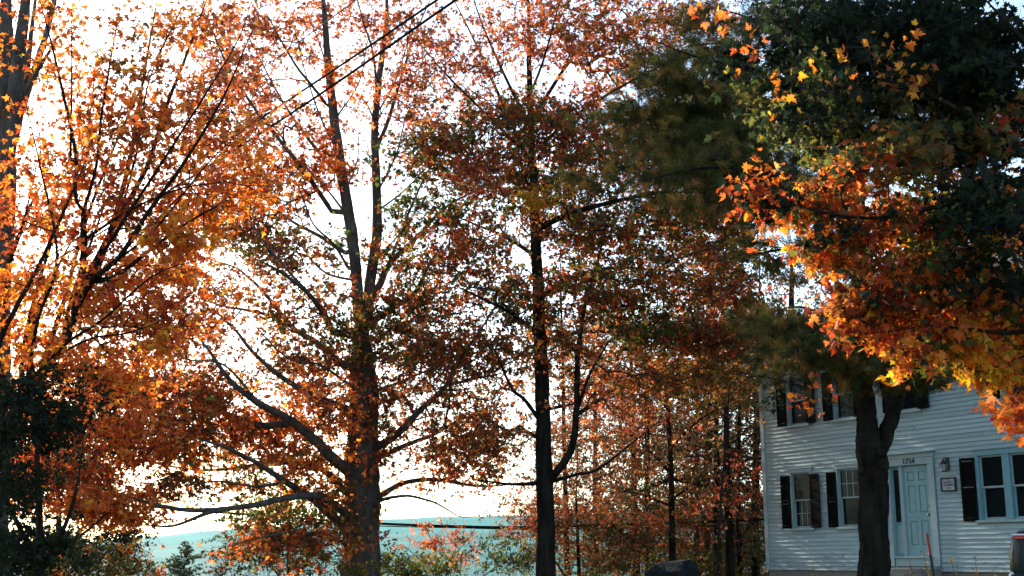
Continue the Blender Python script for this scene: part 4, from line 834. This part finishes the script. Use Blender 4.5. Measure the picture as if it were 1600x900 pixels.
# slim trunks of the wood beyond
WOOD = [(992, 42, .15, 'slim trunk of the wood standing farthest left of the boulder'), (1012, 39, .13, 'slim straight trunk just left of the boulder'),
        (1088, 44, .10, 'thin trunk rising right behind the boulder'), (1104, 40, .10, 'thin trunk, first to the right of the boulder'),
        (1120, 37, .13, 'slightly crooked slim trunk with bare lower stem, second right of the boulder'), (1138, 35, .145, 'thickest of the slim dark trunks between boulder and house'),
        (1154, 38, .085, 'thinnest trunk of the group between boulder and house'), (1180, 40, .17, 'trunk closest to the left corner of the house'),
        (930, 44, .12, 'trunk in the undergrowth halfway between the second maple and the boulder'), (884, 43, .12, 'faint thin trunk just right of the second maple')]
for k, (px, Yd, r, lb) in enumerate(WOOD):
    s = Yd / 30
    ln_ = random.uniform(-10, 6)
    make_tree('slim_tree', lb, 'tree', 'slim trees of the wood beyond', Yd,
        ([(px + 4, 940, 0), (px, 800, 0), (px + ln_ * .4, 650, .1), (px + ln_, 500, .2), (px + ln_ * 1.4, 380, .3)], r, .03),
        [([(px, 700, 0), (px + 30, 670, .8), (px + 60, 655, 1.4)], .03, .012), ([(px + ln_ * .5, 640, 0), (px - 34, 610, -.8), (px - 60, 600, -1.2)], .03, .012),
         ([(px + ln_, 560, 0), (px + 24, 520, -1), (px + 40, 490, -1.4)], .03, .01)],
        [(px, 560, 100, 90, 2, 2.4, 34, 'wwb'), (px - 6, 680, 100, 95, 2, 2.0, 46, 'wwg' if k % 2 else 'wwr'), (px, 800, 100, 70, 2, 1.8, 44, 'wwog'), (px, 870, 80, 34, 2, 1.6, 22, 'wkg')],
        leaf=.10, per=20, level=1, tip=.005, cr=.3, lmat='dull', bark='bark_dark', sides=8, dens=3.0, clump=.7, bough=5)
make_tree('maple_tree', 'leafy rust brown maple at the near edge of the wood, between second maple and house', 'tree', 'maples', 34.5,
    ([(1052, 940, 0), (1050, 800, 0), (1046, 680, 0), (1040, 560, 0), (1036, 430, 0)], .11, .04),
    [([(1048, 740, 0), (1000, 690, .6), (950, 660, 1)], .05, .015), ([(1047, 700, 0), (1100, 650, -.6), (1150, 630, -1)], .05, .015), ([(1044, 640, 0), (990, 580, -.8), (930, 560, -1.2)], .04, .012),
     ([(1040, 580, 0), (1090, 530, .8), (1140, 500, 1.2)], .04, .012), ([(1049, 780, 0), (1100, 750, 1), (1150, 745, 1.4)], .04, .012), ([(1049, 790, 0), (990, 770, .6), (940, 760, 1)], .04, .012)],
    [(1000, 620, 90, 50, 0, 2, 110, 'wo'), (1110, 600, 80, 50, 0, 2, 110, 'wb'), (960, 540, 80, 40, 0, 1.8, 70, 'wo'), (1100, 500, 80, 50, 0, 2, 90, 'wr'), (1040, 700, 120, 40, 0, 2, 110, 'wo'), (940, 740, 70, 40, 0, 1.6, 60, 'wo'), (1130, 760, 60, 40, 0, 1.6, 50, 'wr'), (1030, 790, 90, 30, 0, 1.6, 50, 'wog')],
    leaf=.10, per=18, level=1, tip=.005, cr=.25, lmat='dull', bark='bark_dark')
# pine with the forked trunk in front of the house
def make_pine(name, label, Y0, trunk, limbs, blobs, length=.16, per=54, cr=.15):
    global rng
    rng = np.random.default_rng(5); random.seed(5)
    Ct, rt = limb_curve(trunk[0], Y0, trunk[1], trunk[2], 14); b0 = Ct[0]; base = np.array([b0[0], b0[1], gz(b0[0], b0[1])])
    root = empty(name, base); tag(root, label, 'tree'); curves = []
    rt = rt * np.interp(Ct[:, 2], [P(1360, 715, Y0)[2], P(1360, 650, Y0)[2]], [1, .76]) if trunk[1] > .2 else rt
    ang = 1 + .025 * np.sin(np.arange(len(rt)) * .45)
    kn = Ct[:, 2]; zk = P(1360, 712, Y0)[2] if trunk[1] > .2 else -99
    V, F = tube_arrays(Ct, rt * ang * (1 + .16 * np.exp(-((kn - zk) / .22) ** 2)), 24, .05); link('trunk', np_mesh('trunk', V - base, F3=F), M['bark_dark'], root, True); curves.append((Ct, rt))
    for pts, r0, r1 in limbs:
        C, r = limb_curve(pts, Y0, r0, r1); C, r = attach(C, r, curves); V, F = tube_arrays(C, r, 12, .06); link('limb', np_mesh('limb', V - base, F3=F), M['bark_dark'], root, True); curves.append((C, r))
    atts = []; hue = []
    for (cx, cy_, rx, ry, dY, sY, n, h) in blobs:
        u = rng.normal(size=(n, 3)); u /= np.linalg.norm(u, axis=1)[:, None]; u *= rng.random(n)[:, None] ** .4
        m = max(1, n // 7); own = rng.integers(0, m, n); C0 = PA(np.stack([cx + u[:m, 0] * rx, cy_ + u[:m, 1] * ry], 1), Y0 + dY + u[:m, 2] * sY)
        atts.append(C0[own] + rng.normal(size=(n, 3)) * np.array([.28, .28, .06])); hue += [h] * n
    atts = np.vstack(atts); A, B, ra, rb, nodes = grow(curves, atts, .004, .3)
    V, F = seg_mesh('t', A, B, ra, rb, 4); o = link('twigs', np_mesh('twigs', V - base, F3=F), M['twig'], root); o['kind'] = 'stuff'
    c = []; d = []; hh_ = []
    for a, h in zip(atts, hue):
        i = np.argmin(((B - a) ** 2).sum(1)); dr = B[i] - A[i]; dr = dr / (np.linalg.norm(dr) + 1e-9)
        for q in range(4):
            w_ = dr * .8 + rng.normal(size=3) * .5 + np.array([0, 0, .1]); w_ /= np.linalg.norm(w_)
            c.append(a + rng.normal(size=3) * cr * np.array([1, 1, .4])); d.append(w_); hh_.append(h)
    me = needles_mesh('needles', np.array(c), np.array(d), base, length, per, hh_); o = link('needles', me, M['needle'], root); o['kind'] = 'stuff'
    return root
make_pine('pine_tree', 'pine with a thick dark forked trunk standing in front of the door wall', 19,
    ([(1369, 960, 0), (1367, 900, 0), (1366, 820, 0), (1363, 745, 0), (1361, 700, 0), (1353, 650, 0), (1349, 590, 0), (1346, 500, 0), (1344, 420, 0), (1340, 300, 0), (1332, 150, 0), (1325, 0, 0), (1322, -90, 0)], .245, .09),
    [([(1368, 712, 0), (1384, 676, 0), (1398, 640, .2), (1410, 600, .4), (1421, 555, .6), (1436, 480, 1), (1460, 380, 1.4), (1480, 250, 1.8)], .13, .05),
     ([(1348, 560, 0), (1310, 545, -.8), (1260, 540, -1.3), (1200, 548, -1.6)], .05, .015),
     ([(1348, 540, 0), (1300, 500, .8), (1250, 480, 1.4), (1190, 490, 1.8)], .045, .015),
     ([(1405, 600, .4), (1430, 590, -.4), (1470, 585, -1), (1500, 590, -1.2)], .04, .012),
     ([(1344, 420, 0), (1290, 400, -.6), (1230, 390, -1), (1170, 400, -1.4)], .05, .015),
     ([(1342, 350, 0), (1280, 300, -1), (1200, 270, -1.8), (1110, 262, -2.4), (1010, 280, -2.8)], .07, .015),
     ([(1338, 280, 0), (1260, 230, .2), (1180, 200, .4), (1080, 180, .6), (960, 180, .8)], .07, .015),
     ([(1334, 200, 0), (1260, 150, -1), (1180, 110, -1.4), (1090, 90, -1.8), (1010, 60, -2)], .06, .015),
     ([(1330, 120, 0), (1260, 60, .5), (1180, 30, .8), (1110, 10, 1)], .05, .015),
     ([(1344, 430, 0), (1400, 390, .6), (1450, 360, 1), (1520, 350, 1.5)], .05, .015),
     ([(1340, 250, 0), (1400, 180, 0), (1480, 120, .5), (1560, 90, 1)], .05, .015)],
    [(1300, 535, 110, 34, -1, .8, 95, 'en'), (1390, 580, 80, 24, -.5, .7, 60, 'en'), (1225, 500, 50, 36, 0, .8, 44, 'en'), (1265, 562, 46, 16, -1, .5, 22, 'n'), (1480, 585, 50, 14, -1, .5, 12, 'e'),
     (1060, 110, 90, 50, -1, 1, 80, 'n'), (1130, 60, 90, 50, 0, 1, 60, 'ne'), (1110, 165, 115, 50, -.5, 1.2, 160, 'nne'), (1000, 180, 70, 40, .3, .9, 44, 'ne'),
     (1120, 235, 120, 48, -1, 1.2, 200, 'end'), (1020, 270, 70, 30, -2, .8, 40, 'n'), (1170, 290, 95, 38, -.8, 1.1, 90, 'en'), (1090, 310, 60, 24, -1.5, .7, 28, 'n'), (1230, 400, 60, 36, -.6, .8, 24, 'n'),
     (1290, 300, 90, 60, 0, 1, 70, 'en'), (1290, 180, 110, 90, 0, 1.2, 150, 'e'), (1440, 350, 90, 60, .8, 1, 60, 'e'), (1450, 130, 120, 90, .5, 1.2, 120, 'e'), (1300, 30, 120, 60, 0, 1.2, 90, 'e')])
# near maple reaching in from the right
make_tree('maple_tree', 'near maple reaching in from the right, dark green above, red and yellow leaves below', 'tree', 'maples', 11.5,
    ([(1840, 1100, 0), (1830, 900, 0), (1815, 700, 0), (1800, 500, 0), (1780, 300, 0), (1765, 100, 0), (1755, -120, .1), (1760, -300, .1)], .26, .04),
    [([(1800, 480, 0), (1720, 340, -.2), (1640, 268, -.4), (1570, 225, -.5), (1512, 182, -.6), (1430, 140, -.7), (1320, 110, -.8)], .07, .018),
     ([(1790, 380, 0), (1680, 200, .5), (1560, 80, .8), (1430, 20, 1), (1300, -10, 1.1), (1180, 0, 1.2)], .07, .015),
     ([(1640, 268, -.4), (1560, 290, -.8), (1470, 320, -1), (1380, 340, -1.1), (1280, 330, -1.2), (1190, 305, -1.2)], .04, .008),
     ([(1810, 560, 0), (1700, 470, .3), (1600, 430, .4), (1500, 420, .4), (1400, 430, .3), (1290, 420, .2)], .05, .008),
     ([(1810, 640, 0), (1720, 560, -.3), (1640, 520, -.5), (1560, 520, -.6), (1460, 510, -.7), (1370, 520, -.8)], .045, .008),
     ([(1800, 600, 0), (1700, 580, .4), (1620, 570, .4), (1560, 580, .4)], .035, .008),
     ([(1780, 300, 0), (1650, 120, -.5), (1540, 0, -.8)], .06, .02), ([(1815, 700, 0), (1720, 660, -.4), (1640, 640, -.5), (1600, 640, -.5)], .03, .008)],
    [(1230, 60, 90, 70, .9, .8, 80, 'd'), (1340, 60, 130, 90, .6, 1.1, 270, 'd'), (1470, 90, 130, 110, .3, 1.1, 330, 'd'), (1570, 120, 70, 130, .2, 1, 150, 'd'), (1250, 160, 80, 60, .8, .7, 100, 'dk'),  # upper crown green darkened to near black, its shade put into leaf colour
     (1350, 180, 100, 50, -.3, .8, 140, 'dk'), (1480, 220, 90, 44, 0, .8, 110, 'dkb'), (1560, 370, 50, 110, -1.2, .5, 90, 'd'), (1585, 250, 40, 70, -.2, .6, 30, 'kr'),
     (1400, 150, 210, 110, -.6, .6, 46, '-YkO'), (1450, 400, 140, 130, 0, .9, 60, 'dkb'),  # bright leaves painted as lit spots, dark ones mixed in as shadow
     (1200, 300, 36, 18, -1, .3, 14, 'rO'), (1245, 325, 44, 28, -1, .3, 22, 'OOrk'), (1335, 268, 70, 22, -.8, .5, 36, 'Ork'), (1420, 260, 60, 30, -.9, .5, 36, 'rkb'), (1300, 340, 60, 30, -.7, .5, 34, 'OOb'),
     (1370, 365, 70, 34, -.7, .6, 60, 'Orb'), (1440, 345, 70, 40, -.2, .7, 60, 'Orbk'), (1530, 320, 60, 50, .2, .6, 50, 'kbO'), (1290, 405, 50, 20, -.2, .4, 24, 'OOy'), (1500, 400, 50, 26, -.6, .5, 36, 'Oky'),
     (1460, 440, 90, 34, -.3, .7, 76, 'Orb'), (1370, 470, 60, 30, -.6, .5, 46, 'Orb'), (1410, 515, 74, 26, -.6, .5, 50, 'Oyr'), (1340, 500, 30, 26, -.6, .3, 20, 'rO'), (1490, 490, 60, 40, .3, .7, 50, 'OYyb'), (1430, 555, 40, 16, -.8, .3, 14, 'Oy'),
     (1540, 440, 60, 40, 0, .6, 60, 'yYOk'), (1560, 500, 60, 40, 0, .6, 70, 'yYOk'), (1500, 550, 40, 24, -.5, .3, 22, 'yOk'), (1555, 585, 44, 26, -.2, .4, 36, 'yyO'), (1590, 540, 40, 40, .3, .5, 40, 'yYk'),
     (1600, 640, 22, 34, -.4, .3, 18, 'rO'), (1140, 50, 8, 34, -.5, .1, 4, 'O'), (1178, 80, 8, 30, -.2, .1, 2, 'Or'), (1620, 330, 60, 200, 0, .8, 80, 'dkO'), (1780, -60, 200, 160, 0, 1.6, 70, 'dk'), (1830, 180, 180, 130, .2, 1.6, 80, 'dkO'), (1880, 400, 130, 110, .2, 1.4, 50, 'kOy')],
    leaf=.09, per=10, level=3, tip=.0032, cr=.16, dens=1.15, clump=.22, bark='bark_dark', single=300, flat=.9, upbias=.45)
# low branch of bare twigs and a few leaves hanging before the upper left window
make_tree('young_maple', 'thin low maple with sparse orange leaves hanging before the upper left window', 'tree', None, 16.5,
    ([(1118, 960, 0), (1122, 860, 0), (1128, 760, 0), (1136, 660, 0), (1140, 600, 0)], .02, .014),
    [([(1138, 620, 0), (1170, 590, 0), (1200, 590, -.2), (1240, 600, -.3), (1290, 615, -.4)], .014, .004), ([(1140, 605, 0), (1180, 560, .3), (1220, 590, .5), (1240, 640, .5)], .012, .003)],
    [(1255, 605, 26, 18, -.3, .2, 9, 'Or'), (1240, 640, 16, 26, -.2, .15, 7, 'Or'), (1285, 612, 24, 10, -.4, .2, 4, 'r'), (1205, 610, 24, 34, .2, .2, 16, 'd'), (1262, 645, 8, 20, -.2, .1, 4, 'O')],
    leaf=.085, per=3, level=3, tip=.0022, cr=.06, bark='bark_dark', sides=8)
# shrubs along the bottom
def shrub(name, label, px, Yd, stems, blobs, **kw):
    return make_tree(name, label, 'shrub' if 'shrub' in name or 'bush' in name else 'tree', None, Yd, stems[0], stems[1:], blobs, **kw)
shrub('dark_shrub', 'tall nearly black evergreen shrub filling the lower left corner', 60, 13.8, [([(60, 1000, 0), (62, 850, 0), (58, 700, 0), (55, 600, 0)], .06, .02),
      ([(60, 900, 0), (110, 800, -.4), (130, 700, -.5)], .04, .015), ([(60, 880, 0), (10, 780, .3), (-20, 680, .4)], .04, .015), ([(62, 850, 0), (120, 840, .6), (170, 800, .9)], .04, .01)],
      [(15, 650, 60, 60, 0, .5, 120, 'd'), (5, 750, 55, 90, 0, .6, 180, 'd'), (40, 865, 90, 50, 0, .6, 200, 'd'), (80, 630, 60, 34, 0, .4, 70, 'd'), (60, 690, 60, 40, 0, .4, 60, 'd')],
      leaf=.06, per=18, level=1, lmat='dark', cr=.10, clump=.2, upbias=.3, tip=.003, bark='bark_dark')
shrub('dark_evergreen', 'broad dark evergreen at lower left behind the bright orange boughs', 90, 33, [([(90, 1000, 0), (92, 850, 0), (88, 700, 0), (85, 620, 0)], .12, .03),
      ([(90, 900, 0), (140, 800, -.4), (170, 720, -.5)], .05, .015), ([(90, 880, 0), (40, 780, .3), (10, 680, .4)], .05, .015), ([(92, 880, 0), (150, 850, .6), (215, 830, .9)], .05, .01)],
      [(70, 650, 85, 60, 0, 1.2, 180, 'd'), (60, 750, 90, 80, 0, 1.5, 300, 'd'), (90, 860, 110, 50, 0, 1.4, 320, 'd'), (200, 835, 34, 18, 0, .8, 40, 'd')],
      leaf=.10, per=17, level=1, lmat='dark', cr=.2, upbias=.3, tip=.004, bark='bark_dark')
shrub('autumn_bush', 'olive and rust coloured bush at the bottom left before the hill', 150, 27, [([(150, 1000, 0), (152, 900, 0), (156, 855, 0)], .06, .02), ([(152, 930, 0), (110, 880, 0), (95, 865, .3)], .03, .01), ([(152, 930, 0), (200, 890, 0), (215, 870, .3)], .03, .01)],
      [(150, 868, 62, 18, 0, 1, 70, 'nOk'), (150, 895, 90, 30, 0, 1.2, 110, 'nkO')], leaf=.09, per=13, level=1, cr=.2)
shrub('evergreen_shrub', 'dark green shrub behind the lowest orange boughs of the big maple', 440, 33, [([(450, 1000, 0), (450, 880, 0), (448, 800, 0)], .08, .02), ([(450, 920, 0), (400, 850, 0), (385, 820, .3)], .04, .01), ([(450, 920, 0), (500, 850, 0), (510, 810, .3)], .04, .01)],
      [(450, 810, 75, 44, 0, 1, 90, 'dg'), (440, 870, 85, 45, 0, 1.2, 150, 'dg'), (390, 880, 34, 28, -.5, .6, 30, 'gk')], leaf=.085, per=14, level=1, lmat='dark', cr=.24, bark='bark_dark')
shrub('pink_bush', 'pinkish red leafy bush between the two big trunks, before the aqua hill', 680, 34, [([(685, 1000, 0), (682, 900, 0), (680, 840, 0)], .05, .015), ([(682, 900, 0), (640, 860, 0), (615, 850, .2)], .02, .008), ([(682, 900, 0), (725, 850, 0), (745, 830, .2)], .02, .008), ([(680, 860, 0), (668, 830, 0), (660, 818, .2)], .02, .006)],
      [(680, 845, 66, 18, 0, .9, 46, 'pr'), (660, 826, 30, 12, 0, .4, 8, 'p'), (700, 865, 60, 18, 0, .9, 40, 'pr')], leaf=.085, per=11, level=1, cr=.2)
shrub('green_bush', 'low dark green bush at the bottom edge between the two big trunks', 690, 31, [([(690, 1010, 0), (690, 930, 0), (690, 890, 0)], .06, .02), ([(690, 950, 0), (620, 900, 0), (600, 880, .2)], .03, .01), ([(690, 950, 0), (770, 890, 0), (800, 870, .2)], .03, .01)],
      [(690, 892, 100, 24, 0, 1.1, 150, 'gk'), (620, 880, 44, 18, 0, .8, 36, 'g'), (790, 866, 46, 34, 0, .9, 84, 'gd'), (620, 915, 90, 24, -.5, .8, 60, 'g')], leaf=.085, per=13, level=1, cr=.2)
shrub('yellow_green_bush', 'small olive bush at the foot of the big central maple', 560, 27, [([(555, 1010, 0), (556, 940, 0), (560, 900, 0)], .03, .01), ([(556, 960, 0), (590, 900, 0)], .015, .006)],
      [(575, 892, 34, 20, 0, .5, 26, 'nk'), (540, 900, 26, 16, 0, .4, 16, 'nk')], leaf=.08, per=10, level=1, cr=.14)
shrub('rust_bush', 'broad rust red bush under the wood right of the second maple', 900, 36, [([(905, 1010, 0), (904, 900, 0), (900, 780, 0), (904, 690, 0)], .08, .02), ([(904, 930, 0), (850, 850, 0), (830, 800, .3)], .04, .01), ([(904, 930, 0), (960, 850, 0), (985, 810, .3)], .04, .01)],
      [(905, 700, 80, 70, 0, 1.6, 150, 'wo'), (890, 800, 80, 44, 0, 1.4, 150, 'wwo'), (940, 860, 110, 44, 0, 1.6, 240, 'wgw'), (840, 800, 34, 60, 0, 1, 60, 'or'), (1000, 820, 70, 40, 0, 1.4, 120, 'wwr')], leaf=.09, per=17, level=1, cr=.25, lmat='dull', bark='bark_dark', dens=1.35)
shrub('olive_bush', 'olive and orange bush low behind the boulder and slim trunks', 1090, 46, [([(1095, 1000, 0), (1094, 920, 0), (1090, 850, 0)], .08, .02), ([(1094, 940, 0), (1050, 880, 0), (1030, 850, .3)], .04, .01), ([(1094, 940, 0), (1150, 880, 0), (1175, 840, .3)], .04, .01)],
      [(1080, 850, 100, 44, 0, 1.8, 190, 'nbr'), (1170, 880, 60, 30, 0, 1.4, 60, 'nr'), (1080, 900, 130, 26, 0, 1.6, 110, 'nk')], leaf=.10, per=16, level=1, cr=.3, lmat='dull', bark='bark_dark')
# small conifers far down the slope
def conifer(px, top, wpx, Yd, label):
    t = P(px, top, Yd); g0 = gz(t[0], t[1]); base = np.array([t[0], t[1], g0]); H = t[2] - g0; Wd = wpx / 1966 * Yd / 2
    root = empty('conifer', base); tag(root, label, 'tree', 'conifers down the slope')
    V, F = tube_arrays([(0, 0, 0), (0.02, 0, H * .5), (0, 0, H)], [H * .02, H * .012, .01], 7); link('trunk', np_mesh('trunk', V, F3=F), M['bark'], root, True)
    c = []; d = []; As = []; Bs = []
    for i in range(int(H / .17)):
        z0 = H * .12 + i * .17; q = 1 - z0 / H; 
        if q <= 0: break
        for k in range(7):
            a = rng.uniform(0, 2 * math.pi); L = Wd * 1.7 * (q ** .75) * rng.uniform(.45, 1.1) + .05; dr = np.array([math.cos(a), math.sin(a), .25])
            As.append([0, 0, z0]); Bs.append(np.array([0, 0, z0]) + dr * L)
            for s in np.arange(.15, L, .15): c.append(np.array([0, 0, z0]) + dr * s + rng.normal(size=3) * .05); d.append(dr / 1.03)
    As, Bs = np.array(As), np.array(Bs); V, F = seg_mesh('b', As, Bs, np.full(len(As), .02), np.full(len(As), .006), 3); o = link('branches', np_mesh('branches', V, F3=F), M['twig'], root); o['kind'] = 'stuff'
    c, d = np.array(c), np.array(d); n = len(c) * 7; cc = np.repeat(c, 7, 0); dd = np.repeat(d, 7, 0) + rng.normal(size=(n, 3)) * .6; dd /= np.linalg.norm(dd, axis=1)[:, None]
    a = np.cross(dd, rng.normal(size=(n, 3))); a /= np.linalg.norm(a, axis=1)[:, None]; V = np.stack([cc - a * .03, cc + a * .03, cc + dd * .2], 1).reshape(-1, 3)
    o = link('needles', np_mesh('needles', V, F3=np.arange(n * 3).reshape(-1, 3), color=np.repeat(colours(['e'] * n, n), 3, 0)), M['needle'], root); o['kind'] = 'stuff'
conifer(290, 846, 62, 75, 'small pine tip rising in front of the aqua hill at lower left')
conifer(342, 884, 40, 80, 'tiny conifer top just right of the small pine')
conifer(238, 878, 36, 85, 'tiny conifer top just left of the small pine')
# grass and fallen leaves at the foot of the house
def grass_patch():
    n = 9000; X_ = rng.uniform(5.2, 10.5, n); Y_ = rng.uniform(18, 29, n)
    # keep in front of the wall
    wd_ = np.array([-math.sin(HA), math.cos(HA)]); nn_ = np.array([-math.cos(HA), -math.sin(HA)])
    dist = (X_ - HO[0]) * nn_[0] + (Y_ - HO[1]) * nn_[1]; k = (dist > .06) & (dist < 7) & ~((dist < .85) & (np.abs((X_-HO[0])*-wd_[0]+(Y_-HO[1])*-wd_[1] + .1) < .95)); X_, Y_ = X_[k], Y_[k]; n = len(X_)
    Zg = ground_h(X_, Y_); h = rng.uniform(.05, .16, n) * (1 + 1.0 * (rng.random(n) < .08)); a = rng.uniform(0, 6.28, n)
    b0 = np.stack([X_, Y_, Zg - .01], 1); s = np.stack([np.cos(a), np.sin(a), np.zeros(n)], 1) * .006; tp = b0 + np.stack([rng.normal(size=n) * .04, rng.normal(size=n) * .04, h], 1)
    V = np.stack([b0 - s, b0 + s, tp], 1).reshape(-1, 3)
    pal = np.array([(.10, .10, .03), (.07, .085, .025), (.18, .14, .05), (.14, .09, .03)]); c = np.repeat(pal[rng.integers(0, 4, n)], 3, 0)
    o = link('grass', np_mesh('grass', V, F3=np.arange(n * 3).reshape(-1, 3), color=c), M['needle']); tag(o, 'short rough grass along the foot of the house', 'grass', kind='stuff')
    m = 900; X_ = rng.uniform(5, 10.5, m); Y_ = rng.uniform(18, 29, m); dist = (X_ - HO[0]) * nn_[0] + (Y_ - HO[1]) * nn_[1]; k = (dist > .1) & (dist < 8); X_, Y_ = X_[k], Y_[k]
    pos = np.stack([X_, Y_, ground_h(X_, Y_) + rng.uniform(.01, .08, len(X_))], 1)
    o = link('fallen_leaves', leaves_mesh('fallen_leaves', pos, .09, [random.choice('OyOrb') for _ in pos], 2, 1.6), M['leaf']); tag(o, 'scattered orange fallen leaves in the grass by the house', 'leaves', kind='stuff')
grass_patch()
def weed(px, py, Yd, label):
    t = P(px, py, Yd); g0 = gz(t[0], t[1]); base = np.array([t[0], t[1], g0]); H = t[2] - g0; root = empty('weed', base); tag(root, label, 'plant', 'dry weeds by the doorstep')
    C = smooth_path([(0, 0, 0), (.03, 0, H * .5), (0, 0, H)], 5); V, F = tube_arrays(C, np.linspace(.008, .003, len(C)), 5); link('stem', np_mesh('stem', V, F3=F), M['twig'], root, True)
    m = 22; pos = C[rng.integers(3, len(C), m)] + rng.normal(size=(m, 3)) * .035; o = link('leaves', leaves_mesh('leaves', pos, .045, ['n'] * m, 1, .5), M['leaf'], root); o['kind'] = 'stuff'
for px, py, Yd, lb in ((1443, 864, 24, 'tallest dry weed stem, beside the stake'), (1421, 878, 24, 'short dry weed left of the stake'), (1486, 873, 24, 'dry weed right of the door surround'), (1522, 870, 24, 'dry weed under the double window'), (1270, 884, 24.5, 'small weed before the foundation left of the pine trunk')):
    weed(px, py, Yd, lb)
# ------------------------------------------------------------------ haze over the valley
bm = bmesh.new(); box(bm, -7600, 7600, -7600, 7600, -60, 330)
m = bpy.data.materials.new('valley_haze'); m.use_nodes = True; t = m.node_tree; t.nodes.clear(); out = t.nodes.new('ShaderNodeOutputMaterial'); v = t.nodes.new('ShaderNodeVolumePrincipled')
v.inputs['Color'].default_value = (0.25, 0.92, 0.97, 1); v.inputs['Density'].default_value = 0.00005; v.inputs['Anisotropy'].default_value = 0.2
t.links.new(v.outputs[0], out.inputs['Volume']); hz = bm_obj('haze', bm, m); tag(hz, kind='stuff')
